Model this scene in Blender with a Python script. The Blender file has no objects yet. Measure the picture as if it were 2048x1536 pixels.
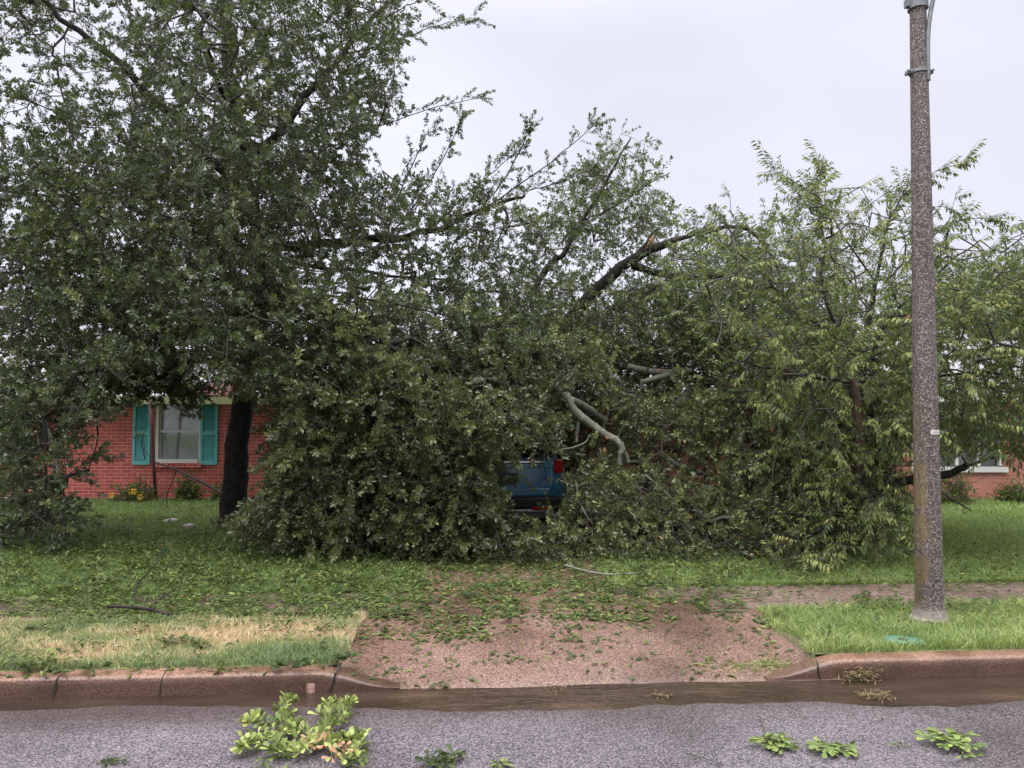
import bpy, math, random
import numpy as np
from mathutils import Vector, noise as mnoise
RNG = np.random.default_rng(7); random.seed(7)
R = math.radians
sc = bpy.context.scene
# ------------------------------------------------------------------ camera
F_PX, PITCH, CAM_H = 1500.0, R(2.75), 1.7
cam = bpy.data.cameras.new('camera'); cam_o = bpy.data.objects.new('camera', cam); sc.collection.objects.link(cam_o)
cam_o.location = (0, 0, CAM_H); cam_o.rotation_euler = (R(90) + PITCH, 0, 0)
cam.sensor_width = 36; cam.lens = F_PX / 2048 * 36; cam.clip_end = 1000; cam.clip_start = 0.05
sc.camera = cam_o
sc.render.resolution_x, sc.render.resolution_y = 1024, 768
sc.view_settings.view_transform = 'Standard'; sc.view_settings.look = 'None'
sc.view_settings.exposure = 0.32; sc.view_settings.gamma = 1.0
# ------------------------------------------------------------------ sky: overcast, brighter overhead
SUN_EL, SUN_AZ = R(62), R(200)
w = bpy.data.worlds.new('World'); sc.world = w; w.use_nodes = True
nt = w.node_tree; nt.nodes.clear(); N = nt.nodes.new; Lk = nt.links.new
out = N('ShaderNodeOutputWorld'); bg = N('ShaderNodeBackground'); tc = N('ShaderNodeTexCoord')
sep = N('ShaderNodeSeparateXYZ'); Lk(tc.outputs['Generated'], sep.inputs[0])
mr = N('ShaderNodeMapRange'); mr.interpolation_type = 'SMOOTHSTEP'; Lk(sep.outputs['Z'], mr.inputs['Value'])
mr.inputs['From Min'].default_value = 0.45; mr.inputs['From Max'].default_value = 1.0
mix = N('ShaderNodeMix'); mix.data_type = 'RGBA'; Lk(mr.outputs[0], mix.inputs['Factor'])
mix.inputs['A'].default_value = (0.64, 0.645, 0.74, 1); mix.inputs['B'].default_value = (3.9, 3.85, 3.9, 1)
nz = N('ShaderNodeTexNoise'); nz.inputs['Scale'].default_value = 1.6; nz.inputs['Detail'].default_value = 3
mp = N('ShaderNodeMapping'); mp.inputs['Scale'].default_value = (1, 1, 2.2); Lk(tc.outputs['Generated'], mp.inputs[0]); Lk(mp.outputs[0], nz.inputs['Vector'])
mr2 = N('ShaderNodeMapRange'); mr2.inputs['From Min'].default_value = 0.3; mr2.inputs['From Max'].default_value = 0.7
mr2.inputs['To Min'].default_value = 0.90; mr2.inputs['To Max'].default_value = 1.10; Lk(nz.outputs['Fac'], mr2.inputs['Value'])
# left side of the sky a little brighter than the right
mr3 = N('ShaderNodeMapRange'); mr3.inputs['From Min'].default_value = -0.6; mr3.inputs['From Max'].default_value = 0.6
mr3.inputs['To Min'].default_value = 1.12; mr3.inputs['To Max'].default_value = 0.95; Lk(sep.outputs['X'], mr3.inputs['Value'])
mul = N('ShaderNodeMath'); mul.operation = 'MULTIPLY'; Lk(mr2.outputs[0], mul.inputs[0]); Lk(mr3.outputs[0], mul.inputs[1])
vs = N('ShaderNodeVectorMath'); vs.operation = 'SCALE'; Lk(mix.outputs['Result'], vs.inputs[0]); Lk(mul.outputs[0], vs.inputs['Scale'])
sky = N('ShaderNodeTexSky'); sky.sky_type = 'NISHITA'; sky.sun_disc = False; sky.sun_elevation = SUN_EL; sky.sun_rotation = SUN_AZ
vs2 = N('ShaderNodeVectorMath'); vs2.operation = 'SCALE'; Lk(sky.outputs[0], vs2.inputs[0]); vs2.inputs['Scale'].default_value = 0.004
va = N('ShaderNodeVectorMath'); va.operation = 'ADD'; Lk(vs.outputs[0], va.inputs[0]); Lk(vs2.outputs[0], va.inputs[1])
Lk(va.outputs[0], bg.inputs['Color']); bg.inputs['Strength'].default_value = 1.0; Lk(bg.outputs[0], out.inputs[0])
sun = bpy.data.lights.new('sun', 'SUN'); sun.energy = 1.0; sun.angle = R(35); sun.color = (1, .98, .95)
sun_o = bpy.data.objects.new('sun', sun); sc.collection.objects.link(sun_o)
sd = Vector((math.sin(SUN_AZ) * math.cos(SUN_EL), math.cos(SUN_AZ) * math.cos(SUN_EL), math.sin(SUN_EL)))
sun_o.rotation_euler = sd.to_track_quat('Z', 'Y').to_euler()

# ------------------------------------------------------------------ geometry helpers
CP, SP = math.cos(PITCH), math.sin(PITCH)
def ray(px, py):
    px = np.asarray(px, float); py = np.asarray(py, float)
    a = (px - 1024) / F_PX; b = (768 - py) / F_PX
    return np.stack([a, CP - b * SP, SP + b * CP], -1)
def at(px, py, D):
    d = ray(px, py); s = np.asarray(D, float) / d[..., 1]
    return d * s[..., None] + np.array([0, 0, CAM_H])
def gnd(px, py, z=0.15):
    d = ray(px, py); s = (z - CAM_H) / d[..., 2]
    return d * s[..., None] + np.array([0, 0, CAM_H])
YAW = math.atan(0.068); CU, SU = math.cos(YAW), math.sin(YAW)
Z0 = .040                                                  # road level at the gutter
O = gnd(1024, 1370, Z0)                                   # kerb line under the middle of the view
def S(u, v, z=0.0):                                        # street frame: u along the kerb, v away from the camera
    u = np.asarray(u, float); v = np.asarray(v, float); z = np.asarray(z, float)
    u, v, z = np.broadcast_arrays(u, v, z)
    return np.stack([O[0] + u * CU - v * SU, O[1] + u * SU + v * CU, z], -1)
def UV(P):
    x = P[..., 0] - O[0]; y = P[..., 1] - O[1]
    return x * CU + y * SU, -x * SU + y * CU

class MB:
    def __init__(s): s.v = []; s.f = []; s.n = 0
    def add(s, v, f):
        v = [tuple(map(float, p)) for p in v]
        s.v += v; s.f += [tuple(i + s.n for i in q) for q in f]; s.n += len(v); return s
    def box(s, c, d, rz=0.0, taper=1.0, M=None):
        x, y, z = d[0] / 2, d[1] / 2, d[2] / 2; P = []
        for k in (-1, 1):
            t = 1 if k < 0 else taper
            for a, b in ((-1, -1), (1, -1), (1, 1), (-1, 1)):
                X, Y = a * x * t, b * y * t
                P.append((c[0] + X * math.cos(rz) - Y * math.sin(rz), c[1] + X * math.sin(rz) + Y * math.cos(rz), c[2] + k * z))
        return s.add(P, [(0, 3, 2, 1), (4, 5, 6, 7), (0, 1, 5, 4), (1, 2, 6, 5), (2, 3, 7, 6), (3, 0, 4, 7)])
    def tube(s, pts, rad, n=10, cap=True, jit=0.0):
        pts = [Vector(p) for p in pts]
        if not hasattr(rad, '__len__'): rad = [rad] * len(pts)
        V = []; up = Vector((0.3, 0.9, 0.1)).normalized()
        for i, p in enumerate(pts):
            t = (pts[min(i + 1, len(pts) - 1)] - pts[max(i - 1, 0)]).normalized()
            a = t.cross(up)
            if a.length < 1e-3: a = t.cross(Vector((1, 0, 0)))
            a.normalize(); b = t.cross(a).normalized()
            for k in range(n):
                th = 2 * math.pi * k / n; r = rad[i] * (1 + jit * random.uniform(-1, 1))
                V.append(p + (a * math.cos(th) + b * math.sin(th)) * r)
        Fs = [(i * n + k, i * n + (k + 1) % n, (i + 1) * n + (k + 1) % n, (i + 1) * n + k) for i in range(len(pts) - 1) for k in range(n)]
        if cap: Fs += [tuple(range(n))[::-1], tuple((len(pts) - 1) * n + k for k in range(n))]
        return s.add(V, Fs)
    def lathe(s, c, prof, n=24):
        V = [(c[0] + r * math.cos(2 * math.pi * k / n), c[1] + r * math.sin(2 * math.pi * k / n), c[2] + z) for r, z in prof for k in range(n)]
        m = len(prof)
        Fs = [(i * n + k, i * n + (k + 1) % n, (i + 1) * n + (k + 1) % n, (i + 1) * n + k) for i in range(m - 1) for k in range(n)]
        Fs += [tuple(range(n))[::-1], tuple((m - 1) * n + k for k in range(n))]
        return s.add(V, Fs)

def tag(o, label=None, cat=None, group=None, kind=None):
    if label: o['label'] = label
    if cat: o['category'] = cat
    if group: o['group'] = group
    if kind: o['kind'] = kind
    return o
def empty(name, loc, label=None, cat=None, group=None):
    o = bpy.data.objects.new(name, None); sc.collection.objects.link(o); o.location = tuple(map(float, loc)); o.empty_display_size = .1
    return tag(o, label, cat, group)
def root_loc(p):
    l = Vector((0, 0, 0))
    while p: l = l + p.location; p = p.parent
    return l
def link(name, me, mat, parent=None, origin=None):
    o = bpy.data.objects.new(name, me); sc.collection.objects.link(o)
    if mat: me.materials.append(mat)
    if parent is not None:
        o.parent = parent; off = root_loc(parent)
        if off.length > 0: me.transform(__import__('mathutils').Matrix.Translation(-off))
    elif origin is not None:
        og = Vector([float(q) for q in origin]); me.transform(__import__('mathutils').Matrix.Translation(-og)); o.location = og
    return o
def obj(name, mb, mat, parent=None, origin=None, smooth=False, bevel=0.0, segs=2):
    me = bpy.data.meshes.new(name); me.from_pydata(mb.v, [], mb.f); me.update()
    if smooth: me.polygons.foreach_set('use_smooth', [True] * len(me.polygons))
    o = link(name, me, mat, parent, origin)
    if bevel:
        m = o.modifiers.new('bevel', 'BEVEL'); m.width = bevel; m.segments = segs; m.limit_method = 'ANGLE'; m.angle_limit = R(35)
    return o
def tri_mesh(name, V, T, tint=None, smooth=False):
    me = bpy.data.meshes.new(name); V = np.ascontiguousarray(V, np.float32).reshape(-1, 3); T = np.ascontiguousarray(T, np.int32).reshape(-1, 3)
    me.vertices.add(len(V)); me.vertices.foreach_set('co', V.ravel())
    me.loops.add(T.size); me.loops.foreach_set('vertex_index', T.ravel())
    me.polygons.add(len(T)); me.polygons.foreach_set('loop_start', np.arange(0, T.size, 3, dtype=np.int32))
    me.polygons.foreach_set('loop_total', np.full(len(T), 3, np.int32))
    if tint is not None:
        a = me.attributes.new('tint', 'FLOAT', 'POINT'); a.data.foreach_set('value', np.ascontiguousarray(tint, np.float32))
    me.update(calc_edges=True)
    if smooth: me.polygons.foreach_set('use_smooth', [True] * len(T))
    return me
def edges_mesh(A, B, ra, rb, n=3):
    A, B = np.asarray(A, float), np.asarray(B, float); ra = np.asarray(ra, float); rb = np.asarray(rb, float)
    t = B - A; t /= np.maximum(np.linalg.norm(t, axis=1, keepdims=True), 1e-6)
    h = np.where(np.abs(t[:, 2:3]) > .9, [[1., 0, 0]], [[0, 0, 1.]]); a = np.cross(t, h); a /= np.linalg.norm(a, axis=1, keepdims=True); b = np.cross(t, a)
    th = np.arange(n) * 2 * np.pi / n
    ring = a[:, None] * np.cos(th)[None, :, None] + b[:, None] * np.sin(th)[None, :, None]
    V = np.concatenate([A[:, None] + ring * ra[:, None, None], B[:, None] + ring * rb[:, None, None]], 1)
    T = []
    for k in range(n):
        k2 = (k + 1) % n; T += [(k, k2, n + k2), (k, n + k2, n + k)]
    T = np.array(T)[None] + (np.arange(len(A)) * 2 * n)[:, None, None]
    return V.reshape(-1, 3), T.reshape(-1, 3)

# ------------------------------------------------------------------ materials
def mat_base(name, rough=.6, col=(.5, .5, .5), spec=.5, metal=0.0):
    m = bpy.data.materials.new(name); m.use_nodes = True; b = m.node_tree.nodes['Principled BSDF']
    b.inputs['Base Color'].default_value = (*col, 1); b.inputs['Roughness'].default_value = rough
    b.inputs['Specular IOR Level'].default_value = spec; b.inputs['Metallic'].default_value = metal
    return m, m.node_tree, b
def ramp(nt, src, stops):
    r = nt.nodes.new('ShaderNodeValToRGB'); e = r.color_ramp.elements
    while len(e) < len(stops): e.new(.5)
    for i, (p, c) in enumerate(stops): e[i].position = p; e[i].color = (*c, 1) if len(c) == 3 else c
    nt.links.new(src, r.inputs[0]); return r.outputs[0]
def tex(nt, kind, scale, detail=3, coord='Object', mapping=None, **kw):
    t = nt.nodes.new('ShaderNodeTex' + kind); c = nt.nodes.new('ShaderNodeTexCoord'); src = c.outputs[coord]
    if mapping:
        m = nt.nodes.new('ShaderNodeMapping'); m.inputs['Scale'].default_value = mapping; nt.links.new(src, m.inputs[0]); src = m.outputs[0]
    nt.links.new(src, t.inputs['Vector']); t.inputs['Scale'].default_value = scale
    if kind == 'Noise': t.inputs['Detail'].default_value = detail
    return t
def mixc(nt, f, a, b, mode='MIX'):
    m = nt.nodes.new('ShaderNodeMix'); m.data_type = 'RGBA'; m.blend_type = mode
    for s, v in (('Factor', f), ('A', a), ('B', b)):
        if hasattr(v, 'is_output') or isinstance(v, bpy.types.NodeSocket): nt.links.new(v, m.inputs[s])
        else: m.inputs[s].default_value = v if s == 'Factor' else (*v, 1)
    return m.outputs['Result']
def bump(nt, b, h, strength=.4, dist=.01):
    n = nt.nodes.new('ShaderNodeBump'); n.inputs['Strength'].default_value = strength; n.inputs['Distance'].default_value = dist
    nt.links.new(h, n.inputs['Height']); nt.links.new(n.outputs[0], b.inputs['Normal'])
def simple(name, col, rough=.6, var=.15, scale=8, spec=.5, metal=0.0, bmp=0.0, bscale=60):
    m, t, b = mat_base(name, rough, col, spec, metal)
    n = tex(t, 'Noise', scale, 5); lo = tuple(c * (1 - var) for c in col); hi = tuple(min(1, c * (1 + var)) for c in col)
    t.links.new(ramp(t, n.outputs['Fac'], [(.3, lo), (.7, hi)]), b.inputs['Base Color'])
    if bmp: bump(t, b, tex(t, 'Noise', bscale, 4).outputs['Fac'], bmp, .01)
    return m
def leaf_mat(name, stops, rough=.30, trans=.30, spec=.75):
    m, t, b = mat_base(name, rough, spec=spec)
    a = t.nodes.new('ShaderNodeAttribute'); a.attribute_name = 'tint'
    c = ramp(t, a.outputs['Fac'], stops)
    geo = t.nodes.new('ShaderNodeNewGeometry')                       # undersides of the leaves are paler and duller
    c2 = mixc(t, .35, c, (.13, .15, .11)); cm = mixc(t, geo.outputs['Backfacing'], c, c2)
    t.links.new(cm, b.inputs['Base Color'])
    tr = t.nodes.new('ShaderNodeBsdfTranslucent'); t.links.new(mixc(t, .5, c, (.16, .22, .03)), tr.inputs['Color'])
    mx = t.nodes.new('ShaderNodeMixShader'); mx.inputs[0].default_value = trans
    t.links.new(b.outputs[0], mx.inputs[1]); t.links.new(tr.outputs[0], mx.inputs[2])
    t.links.new(mx.outputs[0], t.nodes['Material Output'].inputs[0]); return m
M = {}
M['oak_leaf'] = leaf_mat('oak_leaf', [(0, (.052, .070, .037)), (.45, (.095, .120, .056)), (.8, (.17, .20, .083)), (1, (.28, .31, .11))])
M['pile_leaf'] = leaf_mat('pile_leaf', [(0, (.052, .064, .029)), (.4, (.118, .142, .054)), (.75, (.215, .245, .088)), (.96, (.36, .39, .14)), (1, (.40, .20, .08))])
M['back_leaf'] = leaf_mat('back_leaf', [(0, (.062, .085, .042)), (.5, (.105, .14, .058)), (1, (.19, .235, .09))])
M['drupe_leaf'] = leaf_mat('drupe_leaf', [(0, (.06, .095, .034)), (.4, (.125, .17, .052)), (.75, (.25, .28, .085)), (.96, (.34, .35, .11)), (1, (.45, .16, .06))], rough=.5, spec=.4, trans=.34)
M['lime_leaf'] = leaf_mat('lime_leaf', [(0, (.08, .12, .035)), (.3, (.19, .26, .07)), (.6, (.36, .42, .12)), (.9, (.50, .54, .20)), (.92, (.42, .20, .12)), (1, (.5, .27, .16))], rough=.5, spec=.35, trans=.22)
M['litter'] = leaf_mat('litter', [(0, (.032, .055, .018)), (.5, (.08, .115, .034)), (.84, (.19, .235, .065)), (.955, (.30, .34, .11)), (.96, (.28, .13, .06)), (1, (.42, .20, .10))], rough=.55, spec=.3)
M['shrub_leaf'] = leaf_mat('shrub_leaf', [(0, (.06, .10, .02)), (.6, (.14, .20, .03)), (1, (.30, .32, .05))])
M['grass_green'] = leaf_mat('grass_green', [(0, (.15, .23, .06)), (.5, (.31, .42, .105)), (1, (.56, .61, .24))], rough=.5, trans=.35)
M['grass_mixed'] = leaf_mat('grass_mixed', [(0, (.18, .27, .11)), (.35, (.38, .43, .17)), (.6, (.58, .54, .27)), (.8, (.76, .58, .34)), (1, (.84, .62, .40))], rough=.6, trans=.3)
M['wet_straw'] = leaf_mat('wet_straw', [(0, (.10, .10, .035)), (.5, (.20, .15, .07)), (1, (.40, .28, .15))], rough=.5, trans=.15)
M['petal'] = simple('petal', (.75, .42, .02), .5)
M['bark_dark'] = simple('bark_dark', (.030, .025, .022), .85, .5, 14, spec=.25, bmp=1.0, bscale=45)
M['bark_red'] = simple('bark_red', (.10, .058, .042), .7, .45, 14, bmp=.6, bscale=45)
M['twig'] = simple('twig', (.055, .045, .035), .7, .3, 14)
def bark_grey():
    m, t, b = mat_base('bark_grey', .75)
    n = tex(t, 'Noise', 9, 8); n2 = tex(t, 'Noise', 60, 5)
    c = ramp(t, n.outputs['Fac'], [(.3, (.10, .095, .075)), (.5, (.17, .175, .12)), (.62, (.26, .28, .21)), (.75, (.12, .11, .09))])
    t.links.new(mixc(t, .35, c, ramp(t, n2.outputs['Fac'], [(.3, (.05, .05, .04)), (.7, (.30, .31, .25))])), b.inputs['Base Color'])
    bump(t, b, n2.outputs['Fac'], .6, .012); return m
M['bark_grey'] = bark_grey()
M['raw_wood'] = simple('raw_wood', (.50, .24, .12), .7, .3, 30)
def aggregate(name, dark, mid, light, scale, rough, big, lightpos=.86, bstr=.5, wetlo=.25):
    m, t, b = mat_base(name, rough)
    v = tex(t, 'Voronoi', scale); s = t.nodes.new('ShaderNodeSeparateColor'); t.links.new(v.outputs['Color'], s.inputs[0])
    c = ramp(t, s.outputs[0], [(0, dark), (.45, mid), (lightpos, light), (1, tuple(min(1, x * 1.25) for x in light))])
    c.node.color_ramp.interpolation = 'LINEAR'
    n = tex(t, 'Noise', big, 5); n3 = tex(t, 'Noise', scale * .7, 3)
    c = mixc(t, .45, c, ramp(t, n3.outputs['Fac'], [(.35, dark), (.65, light)]))
    f = ramp(t, n.outputs['Fac'], [(.3, (.55, .52, .51)), (.5, (.95, .94, .94)), (.7, (1.15, 1.15, 1.16))])
    t.links.new(mixc(t, 1.0, c, f, 'MULTIPLY'), b.inputs['Base Color'])
    t.links.new(ramp(t, n.outputs['Fac'], [(.35, (wetlo,) * 3), (.65, (rough,) * 3)]), b.inputs['Roughness'])
    pos = t.nodes.new('ShaderNodeTexCoord'); sp_ = t.nodes.new('ShaderNodeSeparateXYZ'); t.links.new(pos.outputs['Object'], sp_.inputs[0])
    src = b.inputs['Base Color'].links[0].from_socket; rsrc = b.inputs['Roughness'].links[0].from_socket
    wn = tex(t, 'Noise', 6, 4); r_ = t.nodes.new('ShaderNodeMapRange'); r_.interpolation_type = 'SMOOTHSTEP'
    if name == 'kerb':                                                # lower face darker: wet silt, plus shade of the upright face painted in
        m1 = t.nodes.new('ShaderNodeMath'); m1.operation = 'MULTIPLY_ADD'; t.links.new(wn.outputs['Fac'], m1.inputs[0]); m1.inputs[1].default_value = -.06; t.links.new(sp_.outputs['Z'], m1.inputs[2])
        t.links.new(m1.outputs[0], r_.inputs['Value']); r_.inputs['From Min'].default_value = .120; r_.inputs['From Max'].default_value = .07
    elif name == 'asphalt':                                           # silty wet band beside the running gutter
        dt = t.nodes.new('ShaderNodeVectorMath'); dt.operation = 'DOT_PRODUCT'; t.links.new(pos.outputs['Object'], dt.inputs[0]); dt.inputs[1].default_value = (-SU, CU, 0)
        m1 = t.nodes.new('ShaderNodeMath'); m1.operation = 'MULTIPLY_ADD'; t.links.new(wn.outputs['Fac'], m1.inputs[0]); m1.inputs[1].default_value = .22; t.links.new(dt.outputs['Value'], m1.inputs[2])
        v0 = float(-O[0] * SU + O[1] * CU); t.links.new(m1.outputs[0], r_.inputs['Value']); r_.inputs['From Min'].default_value = v0 - .62; r_.inputs['From Max'].default_value = v0 - .12
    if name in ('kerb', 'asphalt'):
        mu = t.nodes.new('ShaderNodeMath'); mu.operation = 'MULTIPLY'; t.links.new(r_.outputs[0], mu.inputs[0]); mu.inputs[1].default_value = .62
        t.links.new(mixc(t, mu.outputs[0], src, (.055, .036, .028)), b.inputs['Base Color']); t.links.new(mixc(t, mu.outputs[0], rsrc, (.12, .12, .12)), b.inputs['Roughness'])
    bump(t, b, v.outputs['Distance'], bstr, .006); return m
M['asphalt'] = aggregate('asphalt', (.016, .014, .016), (.060, .052, .059), (.235, .205, .23), 125, .44, .9, .8, .5, .22)
M['driveway'] = aggregate('driveway', (.055, .029, .024), (.118, .068, .055), (.31, .20, .155), 105, .36, 1.3, .93, .3, .12)
M['sidewalk'] = aggregate('sidewalk', (.07, .046, .04), (.14, .095, .083), (.27, .19, .16), 90, .5, 1.6, .9, .3, .3)
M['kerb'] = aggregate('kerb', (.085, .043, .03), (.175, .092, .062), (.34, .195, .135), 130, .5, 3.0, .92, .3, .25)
def pole_mat():
    m, t, b = mat_base('pole_aggregate', .6)
    v = tex(t, 'Voronoi', 150); s = t.nodes.new('ShaderNodeSeparateColor'); t.links.new(v.outputs['Color'], s.inputs[0])
    c = ramp(t, s.outputs[0], [(0, (.03, .024, .026)), (.5, (.085, .064, .062)), (.70, (.14, .108, .10)), (.9, (.31, .265, .24)), (1, (.42, .37, .34))])
    tc_ = t.nodes.new('ShaderNodeTexCoord'); sx = t.nodes.new('ShaderNodeSeparateXYZ'); t.links.new(tc_.outputs['Object'], sx.inputs[0])
    # ochre lichen streak low on the left flank and pale lichen higher up
    n = tex(t, 'Noise', 5, 6)
    def mrange(src, a, b_, c_=0, d=1):
        r = t.nodes.new('ShaderNodeMapRange'); t.links.new(src, r.inputs['Value']); r.inputs['From Min'].default_value = a; r.inputs['From Max'].default_value = b_
        r.inputs['To Min'].default_value = c_; r.inputs['To Max'].default_value = d; return r.outputs[0]
    def mth(op, a, b_):
        q = t.nodes.new('ShaderNodeMath'); q.operation = op
        for i, x in enumerate((a, b_)):
            if isinstance(x, bpy.types.NodeSocket): t.links.new(x, q.inputs[i])
            else: q.inputs[i].default_value = x
        return q.outputs[0]
    side = mrange(sx.outputs['X'], -.01, -.06); low = mrange(sx.outputs['Z'], 1.9, 1.0); nn = mrange(n.outputs['Fac'], .42, .58)
    f = mth('MULTIPLY', mth('MULTIPLY', side, low), nn); f = mth('MULTIPLY', f, .8)
    c = mixc(t, f, c, (.17, .125, .045))
    st = tex(t, 'Noise', 1, 5, mapping=(16, 16, .9)); c = mixc(t, 1, c, ramp(t, st.outputs['Fac'], [(.3, (.62, .58, .56)), (.5, (1, 1, 1)), (.75, (1.12, 1.12, 1.1))]), 'MULTIPLY')
    foot = mth('MULTIPLY', mrange(sx.outputs['Z'], .16, .02), .55); c = mixc(t, foot, c, (.48, .40, .38))
    t.links.new(c, b.inputs['Base Color']); bump(t, b, v.outputs['Distance'], .5, .006); return m
M['pole'] = pole_mat()
M['galv'] = simple('galvanised', (.22, .23, .24), .5, .2, 20, metal=.5)
def brick(name, c1, c2, mortar, msize=.007):
    m, t, b = mat_base(name, .8)
    tc_ = t.nodes.new('ShaderNodeTexCoord'); s = t.nodes.new('ShaderNodeSeparateXYZ'); cb = t.nodes.new('ShaderNodeCombineXYZ')
    ad = t.nodes.new('ShaderNodeMath'); ad.operation = 'ADD'
    t.links.new(tc_.outputs['Object'], s.inputs[0]); t.links.new(s.outputs['X'], ad.inputs[0]); t.links.new(s.outputs['Y'], ad.inputs[1])
    t.links.new(ad.outputs[0], cb.inputs['X']); t.links.new(s.outputs['Z'], cb.inputs['Y'])
    k = t.nodes.new('ShaderNodeTexBrick'); t.links.new(cb.outputs[0], k.inputs['Vector']); k.inputs['Scale'].default_value = 1
    k.inputs['Brick Width'].default_value = .215; k.inputs['Row Height'].default_value = .068; k.inputs['Mortar Size'].default_value = msize
    k.inputs['Mortar Smooth'].default_value = .3; k.inputs['Bias'].default_value = 0
    k.inputs['Color1'].default_value = (*c1, 1); k.inputs['Color2'].default_value = (*c2, 1); k.inputs['Mortar'].default_value = (*mortar, 1)
    n = tex(t, 'Noise', 3, 6)
    t.links.new(mixc(t, 1, k.outputs['Color'], ramp(t, n.outputs['Fac'], [(.3, (.78, .76, .76)), (.7, (1.15, 1.12, 1.1))]), 'MULTIPLY'), b.inputs['Base Color'])
    bump(t, b, k.outputs['Fac'], -.5, .008); return m
M['brick'] = brick('red_brick', (.56, .11, .095), (.45, .08, .07), (.60, .34, .28), .007)
M['brick_pale'] = brick('pale_brick', (.50, .20, .15), (.42, .155, .12), (.42, .25, .21), .006)
def shingles():
    m, t, b = mat_base('shingles', .85)
    k = tex(t, 'Brick', 1); k.inputs['Brick Width'].default_value = .3; k.inputs['Row Height'].default_value = .14; k.inputs['Mortar Size'].default_value = .008
    k.inputs['Color1'].default_value = (.24, .23, .25, 1); k.inputs['Color2'].default_value = (.36, .34, .37, 1); k.inputs['Mortar'].default_value = (.08, .08, .08, 1)
    n = tex(t, 'Noise', 120, 3)
    t.links.new(mixc(t, .3, k.outputs['Color'], ramp(t, n.outputs['Fac'], [(.3, (.1, .1, .1)), (.7, (.6, .58, .6))])), b.inputs['Base Color']); return m
M['shingles'] = shingles()
M['teal'] = simple('teal_paint', (.13, .46, .45), .5, .12, 5)
M['white'] = simple('white_paint', (.68, .66, .64), .45, .06, 6)
M['fascia'] = simple('cream_paint', (.36, .37, .20), .5, .15, 6)
M['blind'] = simple('blind', (.80, .80, .77), .6, .06, 4)
M['curtain'] = simple('curtain', (.45, .45, .42), .8, .2, 6)
M['maroon'] = simple('maroon_paint', (.13, .05, .05), .55, .2, 10)
M['broken_wood'] = simple('broken_wood', (.085, .035, .022), .8, .5, 12)
M['dark'] = simple('dark_interior', (.02, .018, .016), .9, .3, 5)
def glass():
    m, t, b = mat_base('window_glass', .04, (.8, .85, .85)); g = t.nodes.new('ShaderNodeBsdfGlossy'); g.inputs['Roughness'].default_value = .03
    tr = t.nodes.new('ShaderNodeBsdfTransparent'); tr.inputs[0].default_value = (.96, .97, .97, 1); mx = t.nodes.new('ShaderNodeMixShader')
    fr = t.nodes.new('ShaderNodeFresnel'); fr.inputs[0].default_value = 1.6; t.links.new(fr.outputs[0], mx.inputs[0]); t.links.new(tr.outputs[0], mx.inputs[1]); t.links.new(g.outputs[0], mx.inputs[2])
    t.links.new(mx.outputs[0], t.nodes['Material Output'].inputs[0]); return m
M['glass'] = glass()
def carpaint():
    m, t, b = mat_base('blue_car_paint', .22, (.035, .11, .20), .6); b.inputs['Coat Weight'].default_value = .6; b.inputs['Coat Roughness'].default_value = .05
    n = tex(t, 'Noise', 3, 5); t.links.new(ramp(t, n.outputs['Fac'], [(.3, (.06, .22, .38)), (.7, (.10, .31, .50))]), b.inputs['Base Color']); return m
M['carpaint'] = carpaint()
M['black_plastic'] = simple('black_plastic', (.018, .018, .02), .5, .2, 10)
M['grey_plastic'] = simple('grey_plastic', (.16, .155, .15), .6, .15, 10)
M['car_glass'] = simple('car_glass', (.012, .014, .016), .08, .1, 4, spec=.8)
M['chrome'] = simple('chrome', (.75, .76, .78), .2, .05, 8, metal=.8)
M['red_lamp'] = simple('red_lamp', (.55, .012, .015), .15, .2, 10)
M['tyre'] = simple('tyre', (.02, .02, .02), .8, .2, 12)
M['plate_dark'] = simple('plate_dark', (.05, .07, .13), .4, .2, 12)
M['lettering'] = simple('lettering', (.75, .77, .78), .5, .03, 12)
M['cover_green'] = simple('cover_green', (.09, .22, .19), .5, .15, 14)
M['stone'] = simple('stone', (.34, .30, .29), .7, .25, 12, bmp=.4)
M['pale_stone'] = simple('pale_stone', (.42, .26, .21), .5, .25, 25, bmp=.4)
def ground_mat(name, a, b2, c3, scale=2.2):
    m, t, b = mat_base(name, .9); n = tex(t, 'Noise', scale, 8); n2 = tex(t, 'Noise', 60, 5)
    c = ramp(t, n.outputs['Fac'], [(.3, a), (.55, b2), (.72, c3)])
    t.links.new(mixc(t, 1, c, ramp(t, n2.outputs['Fac'], [(.3, (.45, .45, .45)), (.7, (1.3, 1.3, 1.3))]), 'MULTIPLY'), b.inputs['Base Color'])
    bump(t, b, n2.outputs['Fac'], .28, .03); return m
M['lawn'] = ground_mat('lawn_ground', (.06, .10, .03), (.085, .14, .04), (.10, .13, .05))
M['strip'] = ground_mat('strip_ground', (.13, .11, .06), (.14, .17, .06), (.22, .17, .09))
def water_mat():
    m, t, b = mat_base('muddy_water', .05, (.10, .062, .042), .8)
    n = tex(t, 'Noise', 2.2, 5, mapping=(.6, 2.2, 1)); t.links.new(ramp(t, n.outputs['Fac'], [(.35, (.028, .018, .013)), (.6, (.052, .034, .024)), (.75, (.10, .065, .043))]), b.inputs['Base Color'])
    n2 = tex(t, 'Noise', 9, 6, mapping=(1, 2.8, 1)); n2.inputs['Distortion'].default_value = 1.6
    bump(t, b, n2.outputs['Fac'], .28, .03); b.inputs['IOR'].default_value = 1.33; return m
M['water'] = water_mat()

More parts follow.
